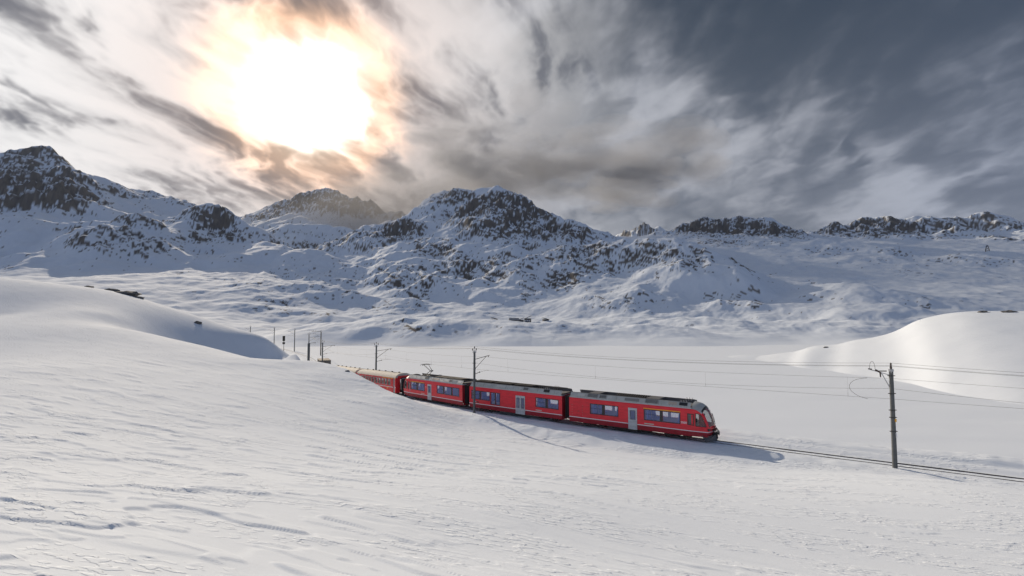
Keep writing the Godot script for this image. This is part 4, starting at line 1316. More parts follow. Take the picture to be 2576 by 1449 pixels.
func build_masts() -> void:
	# base, height, towards the track
	var spots := [[Vector3(66.0, 0.2, -16.4), 7.7, Vector3(-0.5, 0, -0.87)], [Vector3(29.1, 0.05, -39.6), 7.75, Vector3(-0.556, 0, -0.831) * -1.0], [Vector3(-4.5, 0.05, -61.75), 7.72, Vector3(0.6, 0, -0.8)], [Vector3(-23.2, -1.0, -88.0), 8.0, Vector3(0.79, 0, -0.61)], [Vector3(-44.0, -2.3, -119.5), 8.2, Vector3(0.86, 0, -0.5)], [Vector3(-63.0, -2.9, -159.5), 9.3, Vector3(0.9, 0, -0.43)]]
	spots[1][2] = Vector3(0.556, 0, -0.831)
	var labels := ["grey concrete mast beyond the right-hand end of the wires", "near grey concrete mast with a wire switch, right of the train", "grey concrete mast with bracket arm standing before the middle railcar", "grey concrete mast standing before the first old coach", "grey concrete mast standing before the wagons at the train's tail", "mast with a thick lower half and a side crossarm left of the box wagon"]
	var tops := []
	for k in spots.size():
		var s: Array = spots[k]
		var at: Vector3 = s[0]
		var r := 0.185 if k == 1 else 0.16
		var o := mast(at, s[1], s[2], labels[k], r, true)
		tops.append([at, s[1], s[2]])
		if k == 1: switch_gear(o, s[1], s[2], r)
		if k >= 2 and k <= 4:
			band_round(o, s[1] - 1.75, r * 0.8)
			var b := MB.new()
			b.box(Vector3(-0.16, 2.3, 0.1), Vector3(0.16, 0.8 if k == 3 else 0.2, 0.14))
			part("cable_box", b, M.concrete, o)
		if k == 5:
			var b := MB.new()
			b.tube(Vector3(0, -1.0, 0), Vector3(0, 6.2, 0), 0.36, 0.36, 10)
			b.tube(Vector3(0.2, 0, 0), Vector3(0.2, 6.2, 0), 0.2, 0.2, 8)
			part("lower_shaft", b, M.concrete, o)
			b = MB.new()
			b.tube(Vector3(0, 6.05, 0), Vector3(2.1, 6.05, 0), 0.05, 0.05, 6)
			part("side_crossarm", b, M.steel, o)
			for x in [1.35, 1.7, 2.05]: insulator(o, Vector3(x, 6.35, 0))
	# masts on the far side of the loop
	var far := [[Vector3(-70.6, -2.85, -190.0), 9.2, Vector3(-0.9, 0, 0.43), "thin dark mast with three insulators on an arm, right of the thick mast"], [Vector3(-92.6, -3.0, -219.0), 9.4, Vector3(-0.84, 0, 0.54), "mast behind the snow hill, rightmost of the three that show only their tops"], [Vector3(-111.5, -3.1, -241.0), 9.6, Vector3(-0.8, 0, 0.6), "mast behind the snow hill, middle of the three that show only their tops"], [Vector3(-136.5, -3.1, -268.0), 9.8, Vector3(-0.8, 0, 0.6), "mast behind the snow hill, farthest and leftmost of the three"]]
	for k in far.size():
		var s: Array = far[k]
		var o := mast(s[0], s[1], s[2], s[3], 0.2, true, M.timber if k == 0 else M.concrete)
		if k == 0:
			var b := MB.new()
			b.tube(Vector3(0, 8.9, 0), Vector3(-3.4, 8.9, 0.3), 0.06, 0.05, 6)
			part("side_crossarm", b, M.iron, o)
			for x in [-2.0, -2.7, -3.3]: insulator(o, Vector3(x, 9.2, 0.2))
		tops.append([s[0], s[1], s[2]])
	var lines := {"f0": PackedVector3Array(), "f1": PackedVector3Array(), "f2": PackedVector3Array(), "r": PackedVector3Array(), "m": PackedVector3Array(), "c": PackedVector3Array()}
	for k in tops.size():
		var at: Vector3 = tops[k][0]
		var h: float = tops[k][1]
		var out: Vector3 = tops[k][2]
		lines.f0.append(at + out * -0.32 + Vector3(0, h, 0))
		lines.f1.append(at + Vector3(0, h + 0.22, 0))
		lines.f2.append(at + out * 0.32 + Vector3(0, h, 0))
		if k < 6: lines.r.append(at + out * 0.2 + Vector3(0, h - 1.75, 0))
		lines.m.append(at + out * 2.62 + Vector3(0, h - 1.2, 0))
		lines.c.append(at + out * 2.7 + Vector3(0, h - 2.86, 0))
	wire("feeder_wire", "thin feeder wire on the near insulators of the mast heads", lines.f0, 0.5, 0.0085, "feeder wires")
	wire("feeder_wire", "thin feeder wire on the middle insulators, topmost of the three", lines.f1, 0.5, 0.0085, "feeder wires")
	wire("feeder_wire", "thin feeder wire on the insulators towards the lake", lines.f2, 0.5, 0.0085, "feeder wires")
	wire("return_wire", "thin wire clamped to the side of the mast shafts below the bracket arms", lines.r, 0.7, 0.008)
	var m := wire("catenary_wire", "carrying wire hung from the bracket arms over the train", lines.m, 0.35, 0.008)
	wire("contact_wire", "lowest wire over the track, touched by the pantograph", lines.c, 0.06, 0.009)
	var upper := span(lines.m, 0.35)
	var lower := span(lines.c, 0.06)
	for i in range(3, 14 * 6, 4):
		if i % 14 == 0: continue
		var b := MB.new()
		b.tube(upper[i], lower[i], 0.004, 0.004, 4)
		b.tube(lower[i] + Vector3(0, 0.02, 0), lower[i] + Vector3(0, 0.3, 0), 0.011, 0.011, 4)
		part("dropper", b, M.wire, m)

func switch_gear(o: Node3D, h: float, out: Vector3, r: float) -> void:
	var right := Vector3(0.831, 0, 0.556)
	for y in [h - 0.75, h - 2.1, h - 3.35, h - 3.9, h - 4.95]: band_round(o, y, r * 0.88)
	var b := MB.new()
	b.tube(right * -0.1 + Vector3(0, h - 1.7, 0), right * -0.62 + Vector3(0, h - 0.55, 0), 0.035, 0.03, 6)
	b.tube(right * -0.1 + Vector3(0, h - 0.7, 0), right * -1.35 + Vector3(0, h - 0.35, 0), 0.03, 0.03, 6)
	part("switch_bracket", b, M.steel, o)
	b = MB.new()
	b.tube(right * -1.0 + Vector3(0, h - 0.36, 0), right * -0.72 + Vector3(0, h - 0.5, 0), 0.07, 0.07, 8)
	b.tube(right * -0.7 + Vector3(0, h - 0.5, 0.02), right * -0.68 + Vector3(0, h - 0.9, 0.02), 0.06, 0.04, 8)
	b.box(right * -0.5 + Vector3(0, h - 0.42, 0), Vector3(0.5, 0.07, 0.1))
	b.tube(right * -1.45 + Vector3(0, h - 0.3, 0), right * -1.2 + Vector3(0, h - 0.32, 0), 0.05, 0.05, 6)
	part("switch", b, M.porcelain, o)
	b = MB.new()
	var loop := PackedVector3Array()
	for k in 13:
		var t := PI * k / 12.0
		loop.append(right * (-1.18 - 0.18 * cos(t)) + Vector3(0, h - 0.32 + 0.62 * sin(t), 0))
	b.path(loop, 0.013, 5)
	part("cable_loop", b, M.wire, o)
	b = MB.new()
	loop = PackedVector3Array()
	for k in 17:
		var t := k / 16.0
		var bow := sin(PI * t)
		loop.append(out * 2.4 * minf(1.0, t * 2.0 + 0.6) + right * (-1.5 - 1.25 * pow(bow, 0.6)) + Vector3(0, lerpf(h - 1.15, h - 2.95, t), 0))
	b.path(loop, 0.014, 5)
	part("cable_loop", b, M.wire, o)
	b = MB.new()
	b.box(Vector3(0.07, h - 4.1, r + 0.0), Vector3(0.12, 0.22, 0.02))
	part("warning_plate", b, M.yellow, o)
	b = MB.new()
	b.box(Vector3(0.06, h - 5.2, r + 0.02), Vector3(0.09, 0.32, 0.02), Basis(Vector3.BACK, 0.08))
	part("number_plate", b, M.white, o)

func build_signal() -> void:
	var o := thing("railway_signal", "small dark railway signal rising over the edge of the snow hill", "signal", Transform3D(Basis(), Vector3(-83.4, -3.0, -188.0)))
	var b := MB.new()
	b.tube(Vector3(0, -0.5, 0), Vector3(0, 6.0, 0), 0.09, 0.08, 8)
	part("post", b, M.iron, o)
	b = MB.new()
	b.box(Vector3(0, 6.6, 0.1), Vector3(0.85, 1.9, 0.2))
	for k in 3: b.tube(Vector3(0, 6.1 + 0.55 * k, 0.2), Vector3(0, 6.1 + 0.55 * k, 0.45), 0.17, 0.17, 8)
	part("signal_head", b, M.rubber, o)
	b = MB.new()
	b.box(Vector3(0, 4.9, 0.1), Vector3(0.85, 0.75, 0.2))
	part("lower_head", b, M.rubber, o)

# ---------------------------------------------------------------- rocks, huts and the pylon
func boulder(seed_: int, size: Vector3) -> MB:
	var f := noise(seed_, 0.9, 3)
	var b := MB.new()
	var rows := 8
	var cols := 14
	var grid := []
	for i in rows + 1:
		var row := []
		for j in cols:
			var t := PI * i / rows
			var a := TAU * j / cols
			var d := Vector3(sin(t) * cos(a), cos(t), sin(t) * sin(a))
			row.append(d * (1.0 + 0.55 * f.get_noise_3dv(d * 1.6)) * size)
		grid.append(row)
	for i in rows:
		for j in cols:
			b.quad(grid[i][j], grid[i][(j + 1) % cols], grid[i + 1][(j + 1) % cols], grid[i + 1][j])
	return b

func rock(at: Vector3, size: Vector3, turn: float, label: String, seed_: int) -> void:
	var o := part("rock", boulder(seed_, size), M.stone, self)
	o.position = Vector3(at.x, ground_height(at.x, at.z) - size.y * 0.35 + at.y, at.z)
	o.rotation.y = turn
	tag(o, label, "rock", "bare rocks on the snow")

func build_rocks() -> void:
	rock(Vector3(-114.0, 0.2, -150.0), Vector3(4.2, 0.9, 2.2), 0.2, "largest dark bare rock on the crest of the left snow hill", 1)
	rock(Vector3(-118.5, 0.2, -151.0), Vector3(2.0, 0.6, 1.3), 0.5, "flat brown rock just left of the largest rock on the left crest", 2)
	rock(Vector3(-125.5, 0.2, -151.5), Vector3(1.5, 0.5, 1.0), 0.0, "small reddish rock, leftmost on the crest of the left snow hill", 3)
	rock(Vector3(-109.0, 0.1, -149.0), Vector3(1.6, 0.5, 1.0), 0.9, "low rock right of the largest one on the left crest, half buried", 4)
	rock(Vector3(-86.0, 0.2, -140.5), Vector3(1.0, 0.5, 0.8), 0.3, "small dark stone on the shaded face of the second snow hill", 5)
	rock(Vector3(-27.6, 0.1, -84.6), Vector3(0.8, 0.3, 0.5), 0.2, "dark stone on the snow crest just above the coach roof", 6)
	rock(Vector3(-25.8, 0.1, -82.0), Vector3(0.8, 0.3, 0.5), 0.7, "dark stone on the snow crest a step below the upper one", 7)
	rock(Vector3(-24.9, 0.05, -78.0), Vector3(0.32, 0.2, 0.25), 0.1, "tiny dark stone alone below the two crest stones", 8)
	rock(Vector3(240.0, 0.3, -247.5), Vector3(5.0, 0.9, 2.6), 0.6, "brown bare rock on top of the right-hand snow hill", 9)
	rock(Vector3(231.5, 0.3, -252.0), Vector3(3.2, 0.6, 1.8), 0.6, "dark slab left of the brown rock on the right-hand hill top", 10)
	rock(Vector3(137.0, 0.2, -296.5), Vector3(1.6, 0.6, 1.0), 0.2, "small dark rock on the low left crest of the right-hand hill", 11)
	rock(Vector3(176.0, 0.2, -288.5), Vector3(1.5, 0.5, 1.0), 0.2, "small dark rock midway up the crest of the right-hand hill", 12)

func far_ground(x: float, z: float) -> float:
	return mountain_full(x, z).x

func build_huts() -> void:
	var z := -549.0
	var x := 2.0
	var y := far_ground(x, z) - 0.5
	var o := thing("stone_hut", "low grey-roofed stone hut half drifted over on the far lake shore", "hut", Transform3D(Basis(Vector3.UP, 0.15).scaled(Vector3(0.8, 0.8, 0.8)), Vector3(x, y, z)))
	var b := MB.new()
	b.box(Vector3(0, 1.2, 0), Vector3(13.0, 2.4, 7.0))
	part("wall", b, M.stone, o)
	b = MB.new()
	b.quad(Vector3(-7, 2.3, 4.0), Vector3(-6.6, 5.6, 0), Vector3(6.6, 5.6, 0), Vector3(7, 2.3, 4.0))
	b.quad(Vector3(7, 2.3, -4.0), Vector3(6.6, 5.6, 0), Vector3(-6.6, 5.6, 0), Vector3(-7, 2.3, -4.0))
	b.tri(Vector3(7, 2.3, 4.0), Vector3(6.6, 5.6, 0), Vector3(7, 2.3, -4.0))
	b.tri(Vector3(-7, 2.3, -4.0), Vector3(-6.6, 5.6, 0), Vector3(-7, 2.3, 4.0))
	part("roof", b, M.slate, o)
	x = 17.0
	y = far_ground(x, z - 4.0) - 0.5
	o = thing("stone_house", "dark stone house with snow on its two stepped roofs beside the hut", "house", Transform3D(Basis(Vector3.UP, -0.1), Vector3(x, y, z - 4.0)))
	b = MB.new()
	b.box(Vector3(0, 2.4, 0), Vector3(7.0, 4.8, 6.0))
	b.box(Vector3(-7.5, 1.7, 0), Vector3(6.0, 3.4, 5.0))
	part("wall", b, M.stone, o)
	b = MB.new()
	b.box(Vector3(0, 5.9, 0), Vector3(8.2, 0.35, 7.0), Basis(Vector3.BACK, 0.42))
	b.box(Vector3(-7.5, 4.1, 0), Vector3(7.0, 0.35, 6.0), Basis(Vector3.BACK, 0.36))
	part("roof", b, M.timber, o)
	for k in 3:
		b = MB.new()
		b.box(Vector3(-1.8 + 1.8 * k, 2.2, 3.02), Vector3(0.9, 1.4, 0.08))
		part("window", b, M.white, o)
	for s in [[-19.0, 2.0, "small dark hut at the left end of the huts on the far shore"], [36.0, 2.4, "small dark hut right of the stone house on the far shore"]]:
		y = far_ground(s[0], z) - 0.4
		o = thing("small_hut", s[2], "hut", Transform3D(Basis(Vector3.UP, 0.3), Vector3(s[0], y, z)))
		b = MB.new()
		b.box(Vector3(0, s[1] / 2, 0), Vector3(6.0, s[1], 4.0))
		part("wall", b, M.stone, o)
		b = MB.new()
		b.box(Vector3(0, s[1] + 0.5, 0), Vector3(7.4, 0.3, 5.2), Basis(Vector3.BACK, -0.25))
		part("roof", b, M.timber, o)

func build_pylon() -> void:
	var x := 1186.0
	var z := -1270.0
	var y := far_ground(x, z) - 1.0
	var o := thing("lattice_pylon", "small lattice pylon on the rocky slope at the far right", "pylon", Transform3D(Basis(Vector3.UP, 0.7), Vector3(x, y, z)))
	var b := MB.new()
	for s in [[1, 1], [1, -1], [-1, 1], [-1, -1]]:
		b.tube(Vector3(s[0] * 5.0, 0, s[1] * 5.0), Vector3(s[0] * 1.6, 22, s[1] * 1.6), 0.5, 0.4, 5)
	for k in 4:
		var w := lerpf(5.0, 1.6, k / 4.0)
		var v := lerpf(5.0, 1.6, (k + 1) / 4.0)
		for q in 4:
			var t := Basis(Vector3.UP, PI / 2 * q)
			b.tube(t * Vector3(-w, 5.5 * k, w), t * Vector3(v, 5.5 * (k + 1), v), 0.28, 0.28, 4)
			b.tube(t * Vector3(w, 5.5 * k, w), t * Vector3(-v, 5.5 * (k + 1), v), 0.28, 0.28, 4)
	part("lattice", b, M.iron, o)
	b = MB.new()
	b.box(Vector3(0, 22.4, 0), Vector3(9.0, 0.8, 1.2))
	part("crossarm", b, M.iron, o)

# Low banks of cloud dragging past the summits; their shade lies over the valley beyond the lake.
func build_clouds() -> void:
	var rng := RandomNumberGenerator.new()
	rng.seed = 12
	var vapour := FogMaterial.new()
	vapour.density = 0.0013
	vapour.albedo = Color(0.97, 0.975, 0.985)
	var haze := FogMaterial.new()
	haze.density = 0.00062
	haze.albedo = Color(0.985, 0.965, 0.935)
	var home := Node3D.new()
	home.name = "cloud"
	add_child(home)
	home.set_meta("kind", "stuff")
	tag(home, "low grey cloud bank trailing over the middle summits", "", "", "stuff")
	for i in 5:      # thin mist in the light under the sun, before the hazy peak
		var f := FogVolume.new()
		f.shape = RenderingServer.FOG_VOLUME_SHAPE_ELLIPSOID
		f.size = Vector3(rng.randf_range(700, 1100), rng.randf_range(330, 520), rng.randf_range(350, 600))
		f.material = haze
		f.name = "mist"
		home.add_child(f, true)
		f.position = Vector3(-640 + 110 * i + rng.randf_range(-60, 60), rng.randf_range(330, 420), rng.randf_range(-2150, -1850))
	for i in 36:
		var mid := Vector3(rng.randf_range(-330, 760), rng.randf_range(640, 800), rng.randf_range(-3100, -1950))
		for k in 6:
			var f := FogVolume.new()
			f.shape = RenderingServer.FOG_VOLUME_SHAPE_ELLIPSOID
			f.size = Vector3(rng.randf_range(120, 330), rng.randf_range(45, 110), rng.randf_range(120, 330))
			f.material = vapour
			f.name = "vapour"
			home.add_child(f, true)
			f.position = mid + Vector3(rng.randfn() * 190.0, rng.randfn() * 26.0, rng.randfn() * 130.0)
			f.rotation = Vector3(rng.randf_range(-0.15, 0.15), rng.randf_range(-0.8, 0.8), rng.randf_range(-0.2, 0.25))
func _ready() -> void:
	var cam := Camera3D.new()
	cam.name = "camera"
	cam.position = Vector3(0, 11.58, 0)
	cam.rotation_degrees = Vector3(3.2, 0, 0)
	cam.fov = 58.716
	cam.near = 0.1
	cam.far = 9000.0
	add_child(cam)
	cam.current = true
	n_cloud = noise(7, 0.01, 5)
	n_wisp = noise(19, 0.01, 5, true)
	var env := Environment.new()
	env.background_mode = Environment.BG_SKY
	env.sky = Sky.new()
	var pano := PanoramaSkyMaterial.new()
	pano.panorama = sky_image()
	env.sky.sky_material = pano
	env.tonemap_mode = Environment.TONE_MAPPER_LINEAR
	env.tonemap_exposure = 1.17
	env.sdfgi_enabled = true
	env.ssao_enabled = true
	env.ssil_enabled = true
	env.fog_enabled = true
	env.fog_light_color = Color(0.86, 0.91, 1.0)
	env.fog_density = 0.00005
	env.volumetric_fog_enabled = true
	env.volumetric_fog_density = 0.0
	var we := WorldEnvironment.new()
	we.name = "environment"
	we.environment = env
	add_child(we)
	var sun := DirectionalLight3D.new()
	sun.name = "sun"
	sun.light_color = Color(1.0, 0.93, 0.83)
	sun.light_energy = 1.2
	sun.light_angular_distance = 0.6
	sun.shadow_enabled = true
	add_child(sun)
	sun.look_at_from_position(TO_SUN * 100.0, Vector3.ZERO)
	var t0 := Time.get_ticks_msec()
	n_big = noise(3, 1.0 / 260.0, 3)
	n_mid = noise(11, 1.0 / 150.0, 5, true)
	n_fine = noise(23, 1.0 / 40.0, 5)
	n_rock = noise(31, 1.0 / 27.0, 4)
	n_streak = noise(37, 1.0 / 16.0, 3)
	n_speck = noise(71, 1.0 / 13.0, 3)
	n_rock.fractal_gain = 0.62
	n_roll = noise(41, 1.0 / 22.0, 3)
	n_ledge = noise(53, 0.55, 3)
	n_patch = noise(61, 1.0 / 14.0, 2)
	near_w = spline_solve(NEAR)
	floor_w = spline_solve(FLOOR)
	ridge(0.75, 0.9, PackedVector3Array([Vector3(-1935,500,-1650), Vector3(-1772,539,-1667), Vector3(-1711,557,-1683), Vector3(-1675,572,-1700), Vector3(-1617,589,-1717), Vector3(-1592,585,-1733), Vector3(-1571,565,-1750), Vector3(-1514,521,-1767), Vector3(-1463,472,-1783), Vector3(-1398,459,-1800)]))
	ridge(0.55, 0.5, PackedVector3Array([Vector3(-1475,482,-1900), Vector3(-1431,491,-1900), Vector3(-1356,482,-1900), Vector3(-1280,459,-1900), Vector3(-1205,438,-1900), Vector3(-1166,393,-1900)]))
	ridge(0.8, 0.8, PackedVector3Array([Vector3(-961,289,-1500), Vector3(-919,331,-1487), Vector3(-882,341,-1473), Vector3(-851,330,-1460), Vector3(-814,291,-1447), Vector3(-783,252,-1433), Vector3(-756,223,-1420)]))
	ridge(0.7, 0.7, PackedVector3Array([Vector3(-1124,217,-1100), Vector3(-1119,224,-1109), Vector3(-1080,228,-1118), Vector3(-1057,228,-1128), Vector3(-1028,221,-1137), Vector3(-1001,220,-1146), Vector3(-949,227,-1155), Vector3(-899,233,-1165), Vector3(-891,246,-1174), Vector3(-877,247,-1183), Vector3(-842,236,-1192), Vector3(-833,223,-1202), Vector3(-798,198,-1211), Vector3(-764,183,-1220)]))
	ridge(0.75, 0.9, PackedVector3Array([Vector3(-1343,439,-2500), Vector3(-1312,472,-2500), Vector3(-1237,530,-2500), Vector3(-1151,571,-2500), Vector3(-1086,579,-2500), Vector3(-999,618,-2500), Vector3(-956,626,-2500), Vector3(-902,640,-2500), Vector3(-879,629,-2500), Vector3(-846,609,-2500), Vector3(-824,590,-2500), Vector3(-791,590,-2500), Vector3(-764,585,-2500), Vector3(-715,571,-2500), Vector3(-660,543,-2500), Vector3(-551,521,-2500)]))
	ridge(0.8, 0.6, PackedVector3Array([Vector3(-1096,502,-2350), Vector3(-1019,444,-2217), Vector3(-925,377,-2083), Vector3(-852,324,-1950)]))
	ridge(0.6, 0.8, PackedVector3Array([Vector3(-841,292,-1750), Vector3(-792,326,-1750), Vector3(-728,329,-1750), Vector3(-651,326,-1750), Vector3(-575,316,-1750), Vector3(-506,295,-1750), Vector3(-464,276,-1750), Vector3(-429,223,-1750)]))
	ridge(0.45, 0.62, PackedVector3Array([Vector3(-736,183,-1300), Vector3(-700,195,-1284), Vector3(-645,192,-1269), Vector3(-604,194,-1253), Vector3(-567,185,-1238), Vector3(-528,170,-1222), Vector3(-495,170,-1206), Vector3(-460,164,-1191), Vector3(-428,141,-1175), Vector3(-390,131,-1159), Vector3(-359,120,-1144), Vector3(-308,113,-1128), Vector3(-270,107,-1112), Vector3(-240,113,-1097), Vector3(-204,100,-1081), Vector3(-187,80,-1066), Vector3(-166,45,-1050)]))
	ridge(0.45, 0.6, PackedVector3Array([Vector3(-505,40,-880), Vector3(-474,43,-874), Vector3(-443,50,-869), Vector3(-414,59,-863), Vector3(-382,61,-857), Vector3(-351,57,-851), Vector3(-322,55,-846), Vector3(-292,53,-840), Vector3(-263,47,-834), Vector3(-243,40,-829), Vector3(-215,34,-823), Vector3(-178,36,-817), Vector3(-151,31,-811), Vector3(-132,23,-806), Vector3(-114,18,-800)]))
	ridge(0.6, 0.6, PackedVector3Array([Vector3(-398,225,-1650), Vector3(-369,240,-1650), Vector3(-298,254,-1650), Vector3(-219,254,-1650), Vector3(-147,243,-1650)]))
	ridge(0.8, 0.7, PackedVector3Array([Vector3(-468,370,-1900), Vector3(-427,356,-1850), Vector3(-372,323,-1800), Vector3(-327,276,-1750), Vector3(-299,250,-1700)]))
	ridge(0.7, 0.7, PackedVector3Array([Vector3(-317,142,-1450), Vector3(-286,152,-1450), Vector3(-230,152,-1450), Vector3(-173,168,-1450), Vector3(-145,180,-1450), Vector3(-98,161,-1450), Vector3(-66,136,-1450)]))
	ridge(0.85, 0.9, PackedVector3Array([Vector3(-268,450,-1800), Vector3(-238,457,-1782), Vector3(-205,441,-1764), Vector3(-180,452,-1746), Vector3(-136,444,-1728), Vector3(-109,441,-1710), Vector3(-74,444,-1692), Vector3(-41,442,-1674), Vector3(-29,430,-1656), Vector3(-11,407,-1638), Vector3(10,386,-1620), Vector3(31,370,-1602), Vector3(44,355,-1584), Vector3(64,341,-1566), Vector3(81,324,-1548), Vector3(86,319,-1530), Vector3(115,312,-1512), Vector3(136,303,-1494), Vector3(157,287,-1476), Vector3(190,282,-1458), Vector3(203,275,-1440), Vector3(216,261,-1422), Vector3(232,252,-1404), Vector3(244,238,-1386), Vector3(258,224,-1368), Vector3(275,211,-1350)]))
	ridge(0.8, 0.8, PackedVector3Array([Vector3(-387,401,-1950), Vector3(-317,409,-1910), Vector3(-266,434,-1870), Vector3(-224,449,-1830)]))
	ridge(0.9, 0.8, PackedVector3Array([Vector3(173,260,-1400), Vector3(153,225,-1333), Vector3(129,192,-1267), Vector3(112,162,-1200)]))
	ridge(0.8, 0.9, PackedVector3Array([Vector3(719,576,-3600), Vector3(774,592,-3600), Vector3(813,602,-3600), Vector3(837,625,-3600), Vector3(884,633,-3600), Vector3(931,666,-3600), Vector3(962,659,-3600), Vector3(978,631,-3600), Vector3(1016,619,-3600), Vector3(1033,660,-3600), Vector3(1087,615,-3600), Vector3(1141,580,-3600)]))
	ridge(0.6, 0.7, PackedVector3Array([Vector3(122,167,-1200), Vector3(145,177,-1175), Vector3(192,172,-1151), Vector3(237,176,-1126), Vector3(280,177,-1102), Vector3(320,176,-1077), Vector3(358,165,-1052), Vector3(398,143,-1028), Vector3(410,120,-1003), Vector3(432,100,-978), Vector3(460,81,-954), Vector3(474,69,-929), Vector3(502,56,-905), Vector3(516,47,-880)]))
	ridge(0.85, 0.7, PackedVector3Array([Vector3(110,154,-1180), Vector3(91,126,-1133), Vector3(77,105,-1087), Vector3(65,78,-1040)]))
	ridge(0.7, 0.6, PackedVector3Array([Vector3(112,155,-1200), Vector3(72,125,-1145), Vector3(40,98,-1090), Vector3(24,65,-1035), Vector3(19,45,-980)]))
	ridge(0.75, 0.9, PackedVector3Array([Vector3(562,326,-1950), Vector3(594,332,-1950), Vector3(631,336,-1950), Vector3(674,352,-1950), Vector3(717,377,-1950), Vector3(797,390,-1950), Vector3(893,392,-1950), Vector3(925,386,-1950), Vector3(989,387,-1950), Vector3(1004,368,-1950), Vector3(1031,352,-1950), Vector3(1073,334,-1950), Vector3(1131,324,-1950), Vector3(1157,319,-1950)]))
	ridge(0.7, 0.8, PackedVector3Array([Vector3(1118,319,-1900), Vector3(1149,328,-1900), Vector3(1175,329,-1900), Vector3(1196,346,-1900), Vector3(1228,349,-1900), Vector3(1248,338,-1900), Vector3(1275,357,-1900), Vector3(1327,375,-1900), Vector3(1390,378,-1900), Vector3(1462,378,-1900), Vector3(1530,387,-1900), Vector3(1567,383,-1900), Vector3(1618,375,-1900), Vector3(1675,369,-1900), Vector3(1723,386,-1900), Vector3(1749,396,-1900), Vector3(1786,398,-1900), Vector3(1826,380,-1900), Vector3(1867,362,-1900), Vector3(1916,351,-1900), Vector3(2031,328,-1900), Vector3(2237,302,-1900)]))
	ridge(0.5, 0.5, PackedVector3Array([Vector3(876,231,-1450), Vector3(898,223,-1422), Vector3(956,215,-1394), Vector3(1011,200,-1367), Vector3(1023,183,-1339), Vector3(1073,167,-1311), Vector3(1103,164,-1283), Vector3(1108,141,-1256), Vector3(1107,125,-1228), Vector3(1101,109,-1200)]))
	ridge(0.5, 0.5, PackedVector3Array([Vector3(1128,161,-1250), Vector3(1173,168,-1250), Vector3(1214,165,-1250), Vector3(1256,148,-1250), Vector3(1331,134,-1250)]))
	ridge(0.25, 0.3, PackedVector3Array([Vector3(534,58,-850), Vector3(540,60,-824), Vector3(562,53,-798), Vector3(577,43,-772), Vector3(599,30,-746), Vector3(607,21,-720)]))
	ridge(0.35, 0.6, PackedVector3Array([Vector3(-123,1,-560), Vector3(-115,3,-560), Vector3(-98,3,-560), Vector3(-86,-0,-560), Vector3(-76,-3,-560)]))
	ridge(0.45, 0.3, PackedVector3Array([Vector3(-73,-10,-520), Vector3(-47,-8,-530), Vector3(-25,-5,-540), Vector3(-6,-4,-545), Vector3(23,-5,-548), Vector3(51,-3,-545), Vector3(78,-6,-540), Vector3(105,-7,-530), Vector3(147,-6,-535), Vector3(176,-11,-530)]))
	ridge(0.45, 0.3, PackedVector3Array([Vector3(113,-6,-660), Vector3(179,-3,-650), Vector3(243,1,-640), Vector3(292,-5,-640), Vector3(331,-9,-620), Vector3(367,-12,-600)]))
	ridge(0.45, 0.3, PackedVector3Array([Vector3(-200,-9,-520), Vector3(-165,-7,-530), Vector3(-124,-5,-545), Vector3(-86,-6,-550)]))
	for p in TRACK:
		track.add_point(p)
	for i in TRACK.size():
		var a := TRACK[maxi(i - 1, 0)]
		var b := TRACK[mini(i + 1, TRACK.size() - 1)]
		var d := (b - a).normalized()
		if i > 0: track.set_point_in(i, -d * TRACK[i].distance_to(TRACK[i - 1]) / 3.0)
		if i < TRACK.size() - 1: track.set_point_out(i, d * TRACK[i].distance_to(TRACK[i + 1]) / 3.0)
	for i in TRACK.size() - 1:
		var pieces := 5 if i > 3 and i < 17 else 3
		for s in pieces:
			track_pts.append(track.sample(i, float(s) / pieces))
	track_pts.append(TRACK[TRACK.size() - 1])
	build_setting()
	print("terrain ", Time.get_ticks_msec() - t0)
	build_things()
	print("all ", Time.get_ticks_msec() - t0)

func build_setting() -> void:
	var snow := StandardMaterial3D.new()
	snow.vertex_color_use_as_albedo = true
	snow.roughness = 0.9
	snow.metallic_specular = 0.15
	snow.heightmap_enabled = true
	snow.heightmap_texture = crust()
	snow.heightmap_scale = 4.5
	snow.uv1_scale = Vector3(1.0 / 46.0, 1.0 / 17.0, 1.0)
	var g := sheet("ground", join(steps(0.4, 90.0, 0.0055, 0.05), steps(91.0, 430.0, 0.011, 0.05)), near_sample, near_tint, snow)
	tag(g, "windswept snowy hillside sloping from the left down to the railway", "", "", "structure")
	var alp := StandardMaterial3D.new()
	alp.vertex_color_use_as_albedo = true
	alp.roughness = 0.9
	alp.metallic_specular = 0.2
	var m := sheet("mountains", join(steps(400.0, 3000.0, 0.0045, 2.0), steps(3010.0, 5500.0, 0.012, 2.0)), far_sample, far_tint, alp)
	tag(m, "rocky snow-covered mountain chain rising beyond the frozen lake", "", "", "structure")
	var plain := StandardMaterial3D.new()
	plain.vertex_color_use_as_albedo = true
	plain.roughness = 0.9
	plain.metallic_specular = 0.15
	var lake := sheet("frozen_lake", steps(20.0, 640.0, 0.02, 1.0), lake_sample, near_tint, plain)
	tag(lake, "flat snow-covered frozen lake behind the train", "", "", "structure")

func join(a: PackedFloat64Array, b: PackedFloat64Array) -> PackedFloat64Array:
	a.append_array(b)
	return a

